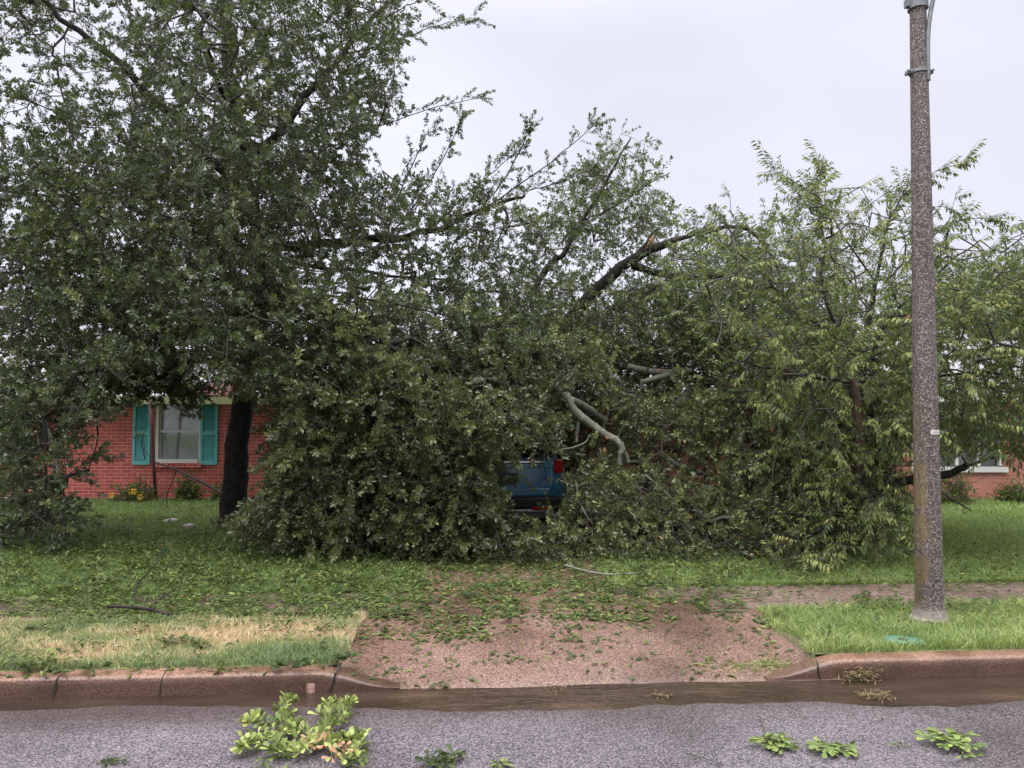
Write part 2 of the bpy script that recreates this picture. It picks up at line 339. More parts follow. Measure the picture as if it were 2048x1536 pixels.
# ------------------------------------------------------------------ ground, road, kerb, driveway
def vnoise(x, y, s, seed=0):
    x = np.asarray(x, float) * s + seed * 17.3; y = np.asarray(y, float) * s + seed * 9.1
    xi = np.floor(x).astype(int); yi = np.floor(y).astype(int); fx = x - xi; fy = y - yi; fx = fx * fx * (3 - 2 * fx); fy = fy * fy * (3 - 2 * fy)
    def h(a, b):
        n = (a * 374761393 + b * 668265263 + seed * 1442695) & 0x7fffffff; n = ((n ^ (n >> 13)) * 1274126177) & 0x7fffffff
        return ((n ^ (n >> 16)) & 0xffff) / 65535.0
    return (h(xi, yi) * (1 - fx) + h(xi + 1, yi) * fx) * (1 - fy) + (h(xi, yi + 1) * (1 - fx) + h(xi + 1, yi + 1) * fx) * fy
def fbm(x, y, s, seed=0): return .5 * vnoise(x, y, s, seed) + .3 * vnoise(x, y, s * 2.1, seed + 1) + .2 * vnoise(x, y, s * 4.3, seed + 2)
def grid(name, us, vs, zf, mat, smooth=True, kind='structure'):
    U, V_ = np.meshgrid(us, vs); P = S(U, V_, zf(U, V_)).reshape(-1, 3); nu, nv = len(us), len(vs)
    i = np.arange(nu * nv).reshape(nv, nu); a, b, c, d = i[:-1, :-1], i[:-1, 1:], i[1:, 1:], i[1:, :-1]
    T = np.concatenate([np.stack([a, b, c], -1).reshape(-1, 3), np.stack([a, c, d], -1).reshape(-1, 3)])
    o = link(name, tri_mesh(name, P, T, smooth=smooth), mat); o['kind'] = kind; return o
def road_z(u, v): return Z0 - .024 + np.interp(u, [-6, -2.2, -.6, 3, 6], [.068, .062, .030, .024, .026]) * np.clip(-v, 0, .6) + .012 * np.clip(-v - .6, 0, 99) + .005 * (fbm(u, v, 1.3, 3) - .5) + .003 * (fbm(u, v, 9, 13) - .5)
grid('road', np.linspace(-40, 40, 640), np.concatenate([np.linspace(-12, -1.6, 20), np.linspace(-1.5, .02, 70)]), road_z, M['asphalt'])
grid('gutter_water', np.linspace(-40, 40, 120), np.array([-.9, -.4, 0, .06, .14]), lambda u, v: Z0 - .0130 + 0 * u, M['water'])
g = MB(); g.add([(-300, -60, -.12), (300, -60, -.12), (300, 500, -.12), (-300, 500, -.12)], [(0, 1, 2, 3)]); tag(obj('terrain', g, M['lawn']), kind='structure')
V_STRIP0, V_STRIP1, V_WALK1 = .15, 1.28, 2.15
DL, DR = -1.12, 2.04                                             # driveway edges in u at the kerb
def lawn_z(u, v): return .145 + .02 * (fbm(u, v, .5, 5) - .5) * np.clip((v - V_WALK1) * 2, 0, 1)
grid('lawn', np.concatenate([[-80, -40], np.linspace(-20, 20, 90), [40, 80]]), np.concatenate([np.linspace(V_WALK1, 14, 60), [30, 80, 200]]), lawn_z, M['lawn'])
grid('sidewalk', np.linspace(-40, 40, 100), np.linspace(V_STRIP1 - .002, V_WALK1 + .03, 4), lambda u, v: .148 + .004 * (fbm(u, v, 1, 8) - .5), M['sidewalk'])
def drive_z(u, v): return .35 * np.minimum(v, 0) + np.where(v < V_STRIP1, Z0 - .014 + (.173 - Z0) * np.clip(v / V_STRIP1, 0, 1) ** .8, .159) + .014 * (fbm(u, v, 2.2, 9) - .5) * np.clip((V_STRIP1 - v) * 3, 0, 1)
_dz = drive_z
def drive_z(u, v):                                                # the flared sides rise with the kerb ramps
    d = np.minimum(DL + .42 - u, 9) ; d2 = u - (DR - .40); h = Z0 + (.146 - Z0) * (.5 - .5 * np.cos(np.pi * np.clip(np.maximum(d, d2) / .55, 0, 1)))
    return np.maximum(_dz(u, v), np.where(v > 0.02, h - .008, -1))
grid('driveway', np.linspace(DL - .1, DR + .12, 54), np.concatenate([[-.10, -.03], np.linspace(0.0, V_STRIP1 + .03, 24)]), drive_z, M['driveway'])
def dz2(u, v): return .164 + .004 * (fbm(u, v, 1.4, 9) - .5)
def up_drive():
    b = MB(); vs = np.linspace(V_STRIP1 + .01, 9.2, 16)
    for i, v in enumerate(vs):
        t = min(1, (v - V_STRIP1) / .9); t = max(t, 0); l = DL + .45 * t; r = DR - .95 * t
        b.v += [tuple(S(l, v, .1605)), tuple(S(r, v, .1605))]
    b.n = len(b.v); b.f = [(2 * i, 2 * i + 1, 2 * i + 3, 2 * i + 2) for i in range(len(vs) - 1)]
    tag(obj('driveway', b, M['driveway']), kind='structure')
up_drive()
def strip(u0, u1):
    grid('grass_strip', np.concatenate([[u0], np.linspace(u0 + .01, u1 - .01, 60), [u1]]), np.linspace(V_STRIP0 - .01, V_STRIP1 + .01, 14), lambda u, v: np.where((np.abs(u - u0) < .006) | (np.abs(u - u1) < .006), -.06, .142 + .012 * (fbm(u, v, 2, 4) - .3)), M['strip'])
strip(-30, DL + .02); strip(DR - .02, 30)
def kerb(side, u_end, u_far):
    prof = [(0.0, -.05), (0.0, .1), (.0, .45), (.0, .80), (.006, .91), (.02, .975), (.035, 1.0), (.09, 1.005), (.138, 1.0), (.148, .97), (.15, .9), (.15, -.05)]
    # joints: gaps between the cast lengths
    us = list(np.linspace(0, .62, 16)) ; us += list(np.arange(.7, abs(u_far - u_end), .06)); V = []; b = MB()
    joint = {}
    for u in us:
        h = .148 * (0.5 - .5 * math.cos(math.pi * min(1, max(0, u / .55)))) ; uu = u_end - side * 0 + (u if side > 0 else -u)
        for pv, pz in prof:
            nn = .006 * (float(fbm(uu, pv * 7 + pz * 3, 6, 11)) - .5)
            wob = .014 * (float(vnoise(uu, 0, .8, 12)) - .5)
            b.v.append(tuple(S(uu, pv + nn + wob - .005, (Z0 + pz * (max(h, .001) / .148) * (.148 - Z0) if pz >= 0 else -.05) + nn * .8)))
    n = len(prof); m = len(us); b.n = n * m
    for i in range(m - 1):
        for k in range(n - 1):
            q = (i * n + k, i * n + k + 1, (i + 1) * n + k + 1, (i + 1) * n + k); b.f.append(q if side < 0 else q[::-1])
    return tag(obj('kerb', b, M['kerb'], smooth=True), kind='structure')
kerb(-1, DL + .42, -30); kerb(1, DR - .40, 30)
# dark joints (open cracks) in the kerb
def crack(px, lean, wd):
    P = gnd(px, 1390, Z0); u, v = UV(P); b = MB()
    pts = [(-.008, .0), (-.008, .05), (-.006, .10), (.0, .135), (.03, .1495), (.09, .1505), (.15, .1505)]
    L = []
    for i, (pv, pz) in enumerate(pts):
        du = lean * pz / .15 + random.uniform(-.006, .006); wv = wd * (.6 + .4 * random.random())
        L.append((u + du, pv, pz + .002, wv))
    for (uu, pv, pz, wv) in L: b.v += [tuple(S(uu - wv, pv - .004, pz)), tuple(S(uu + wv, pv - .004, pz))]
    b.n = len(b.v); b.f = [(2 * i, 2 * i + 1, 2 * i + 3, 2 * i + 2) for i in range(len(L) - 1)]
    return b
for px, lean, wd in ((108, .03, .006), (316, .012, .004), (652, .05, .010), (1688, -.02, .005)):
    o = obj('kerb_crack', crack(px, lean, wd), M['dark']); o['kind'] = 'structure'

# ------------------------------------------------------------------ leaves
def norm(a): return a / np.maximum(np.linalg.norm(a, axis=-1, keepdims=True), 1e-9)
SHAPES = {
 'kite': (np.array([(0, 0, 0), (.66, .5, .07), (1, 0, -.06), (.66, -.5, .07)]), np.array([(0, 1, 2), (0, 2, 3)])),
 'lance': (np.array([(0, 0, 0), (.42, .5, .03), (.5, 0, -.03), (.42, -.5, .03), (1, 0, -.26)]), np.array([(0, 1, 2), (0, 2, 3), (1, 4, 2), (2, 4, 3)])),
 'spat': (np.array([(0, 0, 0), (.38, .12, .03), (.7, .40, .05), (.9, .5, .02), (1, .22, -.03), (.97, 0, -.05), (1, -.22, -.03), (.9, -.5, .02), (.7, -.40, .05), (.38, -.12, .03), (.6, 0, 0)]),
          np.array([(0, 1, 10), (1, 2, 10), (2, 3, 10), (3, 4, 5), (3, 5, 10), (5, 7, 10), (5, 6, 7), (7, 8, 10), (8, 9, 10), (9, 0, 10)])),
}
def leaves_mesh(name, P, D, Nn, l, w_, tint, shape='kite'):
    pts, T = SHAPES[shape]; D = norm(D); Sx = norm(np.cross(D, Nn)); Nn = np.cross(Sx, D)
    V = P[:, None] + D[:, None] * (pts[None, :, 0:1] * l[:, None, None]) + Sx[:, None] * (pts[None, :, 1:2] * w_[:, None, None]) + Nn[:, None] * (pts[None, :, 2:3] * l[:, None, None])
    k = len(pts); TT = T[None] + (np.arange(len(P)) * k)[:, None, None]
    return tri_mesh(name, V, TT, np.repeat(tint, k))
def proto_oak(rng, n=20, L=.30, ll=.095):
    i = np.arange(n); t = np.where(i < n - 7, rng.uniform(.15, .9, n), rng.uniform(.9, 1.0, n)); ph = i * 2.4 + rng.uniform(-.4, .4, n)
    el = np.where(i < n - 7, rng.uniform(.7, 1.2, n), rng.uniform(.25, 1.1, n))       # angle from the twig
    P = np.stack([0 * t + .015 * np.sin(t * 5), 0 * t, t * L], -1)
    D = np.stack([np.sin(el) * np.cos(ph), np.sin(el) * np.sin(ph), np.cos(el)], -1)
    Nn = norm(np.array([0, 0, 1.]) - D * D[:, 2:3] + rng.normal(0, .35, (n, 3)))
    l = ll * rng.uniform(.7, 1.15, n); return P, D, Nn, l, L
def proto_pin(rng, n=18, L=.38, ll=.10):
    i = np.arange(n); t = np.linspace(.12, 1, n); s = np.where(i % 2, 1., -1.)
    P = np.stack([0 * t, -.10 * L * t ** 2, t * L], -1)                                # x side, y = up (n), z along
    a = rng.uniform(.7, 1.1, n) * (1 - .5 * (t > .95))
    D = np.stack([s * np.sin(a) * .85, -rng.uniform(.25, .7, n), np.cos(a)], -1) + rng.normal(0, .30, (n, 3))
    Nn = np.stack([0 * t, 1 + 0 * t, 0 * t], -1) + rng.normal(0, .25, (n, 3))
    l = ll * rng.uniform(.75, 1.15, n); return P, norm(D), Nn, l, L
def make_sprays(base, direc, protos, rng, scale=1.0, roll=True, sprayt=None, tint_noise=.18):
    """base (n,3), direc (n,3) -> leaf arrays + twig segments"""
    n = len(base); Z = norm(direc); up = np.tile([0, 0, 1.], (n, 1)); X = norm(np.cross(Z, up) + 1e-4); Y = np.cross(X, Z) * -1
    Y = np.cross(Z, X); Y *= np.sign(Y[:, 2:3] + 1e-9)
    X = np.cross(Y, Z)
    if roll:
        th = rng.uniform(0, 2 * np.pi, n)[:, None]; X, Y = X * np.cos(th) + Y * np.sin(th), Y * np.cos(th) - X * np.sin(th)
    ids = rng.integers(0, len(protos), n); sc_ = scale * rng.uniform(.75, 1.25, n)
    if sprayt is None: sprayt = rng.uniform(0.15, .7, n)
    outs = [[], [], [], [], []]; A = []; B = []
    for k, (P, D, Nn, l, L) in enumerate(protos):
        s = np.where(ids == k)[0]
        if not len(s): continue
        Rm = np.stack([X[s], Y[s], Z[s]], 1)                                           # rows
        Pw = base[s][:, None] + np.einsum('lk,skj->slj', P, Rm) * sc_[s][:, None, None]
        Dw = np.einsum('lk,skj->slj', D, Rm); Nw = np.einsum('lk,skj->slj', Nn, Rm)
        outs[0].append(Pw.reshape(-1, 3)); outs[1].append(Dw.reshape(-1, 3)); outs[2].append(Nw.reshape(-1, 3))
        outs[3].append((l[None] * sc_[s][:, None]).ravel())
        outs[4].append(np.clip(sprayt[s][:, None] + rng.normal(0, tint_noise, (len(s), len(l))), 0, 1).ravel())
        A.append(base[s]); B.append(base[s] + Z[s] * (L * sc_[s][:, None]))
    return [np.concatenate(o) for o in outs], np.concatenate(A), np.concatenate(B)
def map_points(rows, c0, r0, k, rng, power=1.35, cell=64):
    PX, PY = [], []
    for r, row in enumerate(rows):
        for c, ch in enumerate(row):
            if ch in ' .0': continue
            n = rng.poisson(k * (int(ch) / 9) ** power * (cell / 64) ** 2)
            PX.append((c0 + c + rng.uniform(-.15, 1.15, n)) * cell); PY.append((r0 + r + rng.uniform(-.15, 1.15, n)) * cell)
    return np.concatenate(PX), np.concatenate(PY)
def resample(pts, rad, step=.18):
    P = []; Rr = []
    for i in range(len(pts) - 1):
        a, b = np.array(pts[i]), np.array(pts[i + 1]); n = max(2, int(np.linalg.norm(b - a) / step))
        for j in range(n): t = j / n; P.append(a * (1 - t) + b * t); Rr.append(rad[i] * (1 - t) + rad[i + 1] * t)
    P.append(np.array(pts[-1])); Rr.append(rad[-1]); return np.array(P), np.array(Rr)
def smooth_path(pts, it=2):
    pts = [np.array(p, float) for p in pts]
    for _ in range(it):
        q = [pts[0]]
        for a, b in zip(pts[:-1], pts[1:]): q += [a * .75 + b * .25, a * .25 + b * .75]
        q.append(pts[-1]); pts = q
    return pts
def limb(pp, r0, r1, wob=.02):
    """pp: list of (px, py, D) -> smoothed world path and radii"""
    P = smooth_path([at(*p) for p in pp]); n = len(P)
    P = [p + (np.array([random.gauss(0, 1) for _ in range(3)]) * wob if 0 < i < n - 1 else 0) for i, p in enumerate(P)]
    return P, list(np.linspace(r0, r1, n))
def skeleton(limbs, pts, rng, rmin=.003, maxr=.05, root=None):
    """join every point to the nearest grown node; returns edges and the direction at each point"""
    LP = []; LR = []
    for P, r in limbs: a, b = resample(P, r); LP.append(a); LR.append(b)
    LP = np.concatenate(LP); nl = len(LP); n = len(pts)
    d0 = np.array([np.min(np.sum((LP - p) ** 2, 1)) for p in pts]); order = np.argsort(d0); pts = pts[order]
    Q = np.empty((nl + n, 3)); Q[:nl] = LP; par = np.full(nl + n, -1)
    for i in range(n):
        m = nl + i; d = Q[:m] - pts[i]; dd = np.einsum('ij,ij->i', d, d); par[m] = int(np.argmin(dd + (np.arange(m) < nl) * 0.0)); Q[m] = pts[i]
    cnt = np.ones(nl + n)
    for i in range(nl + n - 1, nl - 1, -1): cnt[par[i]] += cnt[i]
    A = Q[par[nl:]]; B = Q[nl:]; rb = np.minimum(rmin * cnt[nl:] ** .45, maxr); ra = np.minimum(rmin * (cnt[nl:] + 1) ** .45 * 1.15, maxr)
    dirs = norm(B - A)
    # sag mid point for long joints
    mid = (A + B) / 2 + rng.normal(0, .04, A.shape) * np.linalg.norm(B - A, axis=1, keepdims=True); rm = (ra + rb) / 2
    return order, B, dirs, (np.concatenate([A, mid]), np.concatenate([mid, B]), np.concatenate([ra, rm]), np.concatenate([rm, rb]))
OAKP = [proto_oak(np.random.default_rng(k), int(24 + 10 * (k % 3)), .26 + .03 * (k % 4), .062 + .004 * (k % 4)) for k in range(12)]
OAKS = [proto_oak(np.random.default_rng(k + 30), 26, .34, .062) for k in range(6)]
PINP = [proto_pin(np.random.default_rng(k + 60), 12 + 3 * (k % 4), .28 + .05 * (k % 4), .085 + .008 * (k % 4)) for k in range(12)]
def foliage(root, limbs, pts, leafmat, barkmat, protos, rng, bias=(0, 0, 0), biasw=.5, shape='kite', asp=.38, per=1, scale=1.0, roll=True, limb_r=None,
            tintf=None, limb_sides=10, twigmat=None, extra=None, limb_name='branch', crown_name='crown', split=1, tint_noise=.18, droop=0, brown=.0, exs=1.0):
    order, B, dirs, (A_, B_, ra, rb) = skeleton(limbs, pts, rng)
    base = np.repeat(B, per, 0); dr = np.repeat(dirs, per, 0)
    dr = norm(dr * (1 - biasw) + np.array(bias) * biasw + rng.normal(0, .45, dr.shape))
    if extra is not None: scale = np.concatenate([np.full(len(base), scale), np.full(len(extra[0]), exs)]); base = np.concatenate([base, extra[0]]); dr = np.concatenate([dr, norm(extra[1])])
    st = tintf(base, rng) if tintf else None
    (P, D, Nn, l, ti), ta, tb = make_sprays(base, dr, protos, rng, scale, roll, st, tint_noise)
    ti = np.minimum(ti, .955); ti = np.where(rng.random(len(ti)) < brown, 1.0, ti)
    if droop: D = norm(D + np.array([0, 0, -droop]))
    o = link(crown_name, leaves_mesh(crown_name, P, D, Nn, l, l * asp * rng.uniform(.8, 1.2, len(l)), ti, shape), leafmat, root)
    EV, ET = edges_mesh(np.concatenate([A_, ta]), np.concatenate([B_, tb]), np.concatenate([ra, np.full(len(ta), .003)]), np.concatenate([rb, np.full(len(ta), .0015)]), 4)
    link('twigs', tri_mesh('twigs', EV, ET, smooth=True), twigmat or M['twig'], root)
    return o
def clear_of(px, py, D, paths, rad=34, keep=.12, rg_=None):
    ok = np.ones(len(px), bool)
    for pp in paths:
        for (x0, y0, d0), (x1, y1, d1) in zip(pp[:-1], pp[1:]):
            for t in np.linspace(0, 1, 6):
                ok &= ~((np.hypot(px - (x0 + (x1 - x0) * t), py - (y0 + (y1 - y0) * t)) < rad) & (D < d0 + .35))
    return ok | (rg_.random(len(px)) < keep)
def limbs_obj(name, limbs, mat, root, n=10, jit=.05):
    name = {'branches': 'branch', 'stems': 'stem'}.get(name, name)
    for P, r in limbs: o = obj(name, MB().tube(P, r, n, jit=jit), mat, root, smooth=True)
    return o

# ------------------------------------------------------------------ the standing oak on the left
rng = np.random.default_rng(11)
TD = 10.8
oak = empty('oak_tree', gnd(470, 1062, .15), 'tall dark green oak standing in the left lawn, its crown filling the upper left', 'tree')
trunk = limb([(462, 1075, TD), (468, 1000, TD), (470, 930, TD), (482, 830, TD), (492, 760, TD), (512, 620, TD), (520, 500, TD), (500, 380, TD), (468, 220, TD), (452, 60, TD), (448, -120, TD)], .23, .05, .015)
trunk[1][:5] = [.27, .23, .205, .19, .185]
for i in range(5, len(trunk[1])): trunk[1][i] = .18 - .13 * (i - 5) / (len(trunk[1]) - 5)
oak_limbs = [limb([(510, 420, TD), (430, 320, TD - .1), (350, 240, TD - .4), (230, 120, TD - .8), (110, 20, TD - 1), (20, -60, TD - 1.2)], .085, .02),
 limb([(500, 400, TD), (420, 345, TD + .2), (330, 350, TD + .3), (250, 362, TD + .4), (120, 400, TD + .6), (-60, 380, TD)], .06, .015),
 limb([(520, 500, TD), (640, 487, TD + .2), (770, 480, TD + .3), (850, 470, TD + .3), (960, 420, TD + .1), (1050, 390, TD)], .085, .02),
 limb([(505, 330, TD), (600, 210, TD), (690, 100, TD + .3), (780, 0, TD + .4), (860, -80, TD + .5)], .07, .015),
 limb([(515, 600, TD), (430, 560, TD - .3), (300, 545, TD - .5), (150, 520, TD - .6), (-50, 560, TD - .6)], .06, .012),
 limb([(512, 620, TD), (580, 590, TD - .9), (700, 640, TD - 1.8), (830, 720, TD - 2.2), (940, 850, TD - 2.4)], .06, .012),
 limb([(505, 680, TD), (400, 660, TD + .7), (250, 640, TD + .9), (60, 650, TD + .4)], .06, .015),
 limb([(512, 560, TD), (560, 520, TD + 1), (700, 540, TD + 1.8), (900, 560, TD + 2)], .055, .015),
 limb([(490, 300, TD), (440, 180, TD - .9), (400, 60, TD - 1.5)], .05, .012),
 limb([(770, 480, TD), (832, 410, TD), (880, 330, TD), (905, 280, TD), (922, 235, TD)], .012, .004, .005),
 limb([(850, 470, TD), (920, 400, TD), (985, 345, TD), (1035, 300, TD - .1)], .012, .004, .005),
 limb([(960, 420, TD), (1010, 360, TD - .1), (1040, 300, TD - .2), (1062, 252, TD - .2)], .012, .004, .005),
 limb([(980, 410, TD), (1060, 355, TD - .1), (1130, 300, TD - .2), (1192, 248, TD - .2)], .012, .004, .005),
 limb([(1060, 380, TD), (1120, 365, TD - .1), (1180, 340, TD - .2)], .01, .003, .005),
 limb([(640, 250, TD), (740, 262, TD), (860, 215, TD), (965, 196, TD)], .012, .003, .005),
 limb([(690, 110, TD), (800, 80, TD), (870, 50, TD), (945, 36, TD)], .012, .003, .005),
 limb([(770, 480, TD), (800, 380, TD), (840, 300, TD), (858, 255, TD)], .014, .003, .005),
 limb([(60, 650, TD - 1), (80, 760, TD - 1.6), (95, 880, TD - 2), (90, 990, TD - 2.1), (70, 1060, TD - 2.1)], .03, .006, .01),
 limb([(150, 660, TD - .6), (190, 760, TD - 1), (200, 860, TD - 1.2), (178, 940, TD - 1.3)], .02, .004, .01)]
oak_rows = ["55445666666553210",      # y -64
 "46335666656543200",
 "25435566655554200",
 "13455556555553100",
 "45565567656654200",
 "56667667666552000",
 "46777777766421010",
 "37778777775543432",
 "577777777644444432",
 "557888886444444320",
 "456788887555555432",
 "6777888888877776542",
 "6787777888888887775",
 "88720013577777666",
 "773000000",
 "642100000",
 "553100000",
 "555300000"]
px, py = map_points(oak_rows, 0, -1, 54, rng)
k = rng.random(len(px)) < np.interp(py, [-60, 250, 400], [.72, .8, 1]) * np.where((px < 260) & (py < 330), .7, 1); px, py = px[k], py[k]
k = ~((px > 150) & (px < 520) & (py > np.interp(px, [150, 250, 330, 480], [850, 812, 790, 770]))) & ~((px > 520) & (py > 800)); px, py = px[k], py[k]
k = px < np.interp(py, [-64, 120, 220, 300, 340, 400], [860, 800, 790, 730, 730, 2000]); px, py = px[k], py[k]
# crown carries on outside the frame
px2 = rng.uniform(-420, 20, 750); py2 = rng.uniform(-60, 820, 750); px3 = rng.uniform(-250, 760, 700); py3 = rng.uniform(-330, -50, 700)
px = np.concatenate([px, px2, px3]); py = np.concatenate([py, py2, py3])
low = np.clip((py - 500) / 350, 0, 1); edge = np.clip(1 - np.abs(px - 420) / 800, .25, 1)
k = ~((px > 1130) & (py > 450)) & ~((px > 372) & (px < 452) & (py > 735) & (py < 810)); px, py, low, edge = px[k], py[k], low[k], edge[k]
D = TD - .3 - 1.0 * low + rng.uniform(-1, 1, len(px)) * 2.7 * edge * (1 - .35 * low)
pts = at(px, py, D)
ex_b, ex_d = [], []
for P, r in oak_limbs[9:17] + oak_limbs[5:6]:
    a, _ = resample(P, r, .11); t = norm(np.gradient(a, axis=0)); ex_b.append(a[2:] + rng.normal(0, .03, a[2:].shape)); ex_d.append(t[2:] + rng.normal(0, .5, t[2:].shape))
extra = (np.concatenate(ex_b), np.concatenate(ex_d))
def oak_tint(b, rng): return np.clip(rng.uniform(.05, .6, len(b)) + .35 * (rng.random(len(b)) < .14), 0, 1)
limbs_obj('trunk', [trunk], M['bark_dark'], oak, 18, .04)
limbs_obj('branches', oak_limbs, M['bark_dark'], oak, 8)
foliage(oak, [trunk] + oak_limbs, pts, M['oak_leaf'], M['bark_dark'], OAKP, rng, (0, 0, .25), .3, per=2, extra=extra, tintf=oak_tint, split=1, asp=.40, scale=.86, exs=.68, brown=.001)

rs = np.random.default_rng(91)
for pl_, hi in (([(560, 600, 8.7), (620, 612, 8.6), (700, 655, 8.5), (780, 745, 8.4), (850, 800, 8.4), (920, 850, 8.4), (985, 885, 8.4)], .8), ([(400, 440, 9), (450, 470, 8.9), (520, 505, 8.8), (560, 560, 8.8)], .6), ([(300, 640, 9), (350, 640, 8.9), (412, 612, 8.8)], .7),
                ([(470, 790, 8.9), (515, 765, 8.8), (552, 762, 8.7)], .8), ([(640, 590, 8.9), (760, 600, 8.8), (900, 632, 8.6), (1000, 660, 8.6), (1100, 690, 8.6), (1190, 712, 8.6)], .65), ([(640, 700, 8.7), (700, 715, 8.6), (770, 745, 8.6)], .6), ([(20, 480, 9), (80, 465, 9), (140, 490, 9)], .6), ([(215, 785, 9.6), (260, 775, 9.6), (330, 765, 9.6), (372, 790, 9.6)], .35), ([(230, 735, 9.6), (300, 738, 9.6), (360, 752, 9.6)], .35), ([(160, 740, 9.2), (210, 742, 9.2), (270, 740, 9.2)], .3)):
    P = smooth_path([at(*p) for p in pl_]); a, _ = resample(P, [1] * len(P), .07); t = norm(np.gradient(a, axis=0)); n_ = 3 if hi > .4 else 6
    bs = np.repeat(a, n_, 0) + rs.normal(0, .09, (len(a) * n_, 3)); ds_ = np.repeat(t, n_, 0) + rs.normal(0, .6, (len(a) * n_, 3)) + [0, -.3, .1]
    (P_, D_, N_, l_, t_), _a, _b = make_sprays(bs, ds_, OAKP, rs, .7, True, np.clip(rs.normal(hi, .12, len(bs)), 0, 1)); limbs_obj('branch', [(P, list(np.linspace(.014, .004, len(P))))], M['bark_dark'], oak, 6)
    link('leaf_spray', leaves_mesh('leaf_spray', P_, D_, N_, l_ * 1.15, l_ * .42, np.minimum(t_, .98), 'kite'), M['oak_leaf'], oak)
# ------------------------------------------------------------------ broken limbs hanging beside the trunk
rng = np.random.default_rng(12)
hang = empty('hanging_limb', gnd(740, 1090, .15), 'broken oak limb hanging to the grass like a dark leafy curtain beside the oak trunk', 'fallen limb')
HD = 9.3
hl = [limb([(720, 640, HD + .6), (760, 740, HD + .3), (800, 860, HD), (850, 980, HD - .3), (900, 1090, HD - .6)], .06, .01),
 limb([(720, 650, HD + .6), (660, 760, HD + .6), (600, 880, HD + .3), (560, 1000, HD + .1)], .045, .01),
 limb([(760, 740, HD + .3), (860, 800, HD + .3), (940, 900, HD), (960, 1020, HD - .2)], .04, .008),
 limb([(740, 700, HD + .6), (700, 830, HD), (690, 960, HD - .3), (700, 1070, HD - .5)], .04, .008)]
rows = ["..4567654.", ".378888887", "6899999998", "6999999997", "7999999998", "7899999998", "7777777665"]
px, py = map_points(rows, 7, 11, 40, rng)
k = py < np.interp(px, [420, 520, 640, 800, 1000, 1100], [1030, 1070, 1095, 1108, 1112, 1112]); px, py = px[k], py[k]
k = (px > np.interp(py, [760, 850, 950, 1000, 1040, 1100], [575, 560, 545, 510, 455, 450])) & ~((px > 985) & (py > 880) & (py < 1060)); px, py = px[k], py[k]
D = HD + rng.uniform(-1, 1, len(px)) * np.interp(py, [750, 1100], [1.5, 1.0]) - np.interp(py, [750, 1100], [-.3, .25])
pts = at(px, py, D); pts[:, 2] = np.maximum(pts[:, 2], .2)
limbs_obj('branches', hl, M['bark_dark'], hang, 8)
foliage(hang, hl, pts, M['pile_leaf'], None, OAKP, rng, (0, -.15, -1), .55, per=2, tintf=lambda b, r: r.uniform(.0, .65, len(b)), asp=.40)

# ------------------------------------------------------------------ toppled tree over the driveway
rng = np.random.default_rng(13)
top = empty('toppled_tree', at(1300, 1000, 12.0) * [1, 1, 0] + [0, 0, .15], 'toppled grey limbed tree lying across the driveway in front of the houses', 'fallen tree')
UD = 12.2
tl = [limb([(1120, 660, UD), (1190, 582, UD), (1240, 535, UD), (1275, 512, UD), (1320, 492, UD), (1350, 480, UD)], .115, .055, .006),
 limb([(1265, 530, UD), (1310, 548, UD), (1380, 556, UD), (1458, 550, UD)], .07, .05, .006),
 limb([(1400, 553, UD), (1340, 560, UD - .2), (1285, 590, UD - .3)], .035, .025, .006),
 limb([(1350, 480, UD), (1400, 465, UD), (1480, 448, UD), (1520, 475, UD), (1562, 545, UD), (1570, 620, UD)], .042, .02, .006),
 limb([(1120, 520, UD), (1160, 450, UD), (1200, 385, UD), (1230, 330, UD), (1262, 275, UD)], .05, .01, .01),
 limb([(1170, 440, UD), (1240, 410, UD), (1290, 370, UD), (1340, 345, UD)], .02, .006, .01),
 limb([(1060, 600, UD), (1090, 540, UD), (1118, 512, UD)], .05, .06, .006)]
back_rows = ["....3......", "..4653.....", ".5565420.4.", "45554545842", "43323488887", "54446788887", "67777788887", "77778888887"]
px, py = map_points(back_rows, 15, 4, 40, rng); 
k = ~((px < 1040) & (py < 520)) & (px < np.interp(py, [250, 300, 345, 380, 405, 425, 440], [1285, 1300, 1335, 1300, 1310, 1330, 1700])) & (px > np.interp(py, [250, 300, 350, 400, 450, 480], [1240, 1200, 1150, 1110, 1050, 900])); px, py = px[k], py[k]
D = UD + rng.uniform(-1.3, 1.6, len(px)); k = clear_of(px, py, D, [[(1160, 600, UD), (1190, 582, UD), (1240, 535, UD), (1275, 512, UD), (1320, 492, UD), (1350, 480, UD)], [(1265, 530, UD), (1310, 548, UD), (1380, 556, UD), (1458, 550, UD)], [(1500, 455, UD), (1520, 475, UD), (1562, 545, UD)]], 26, .1, rng); px, py, D = px[k], py[k], D[k]; pts = at(px, py, D)
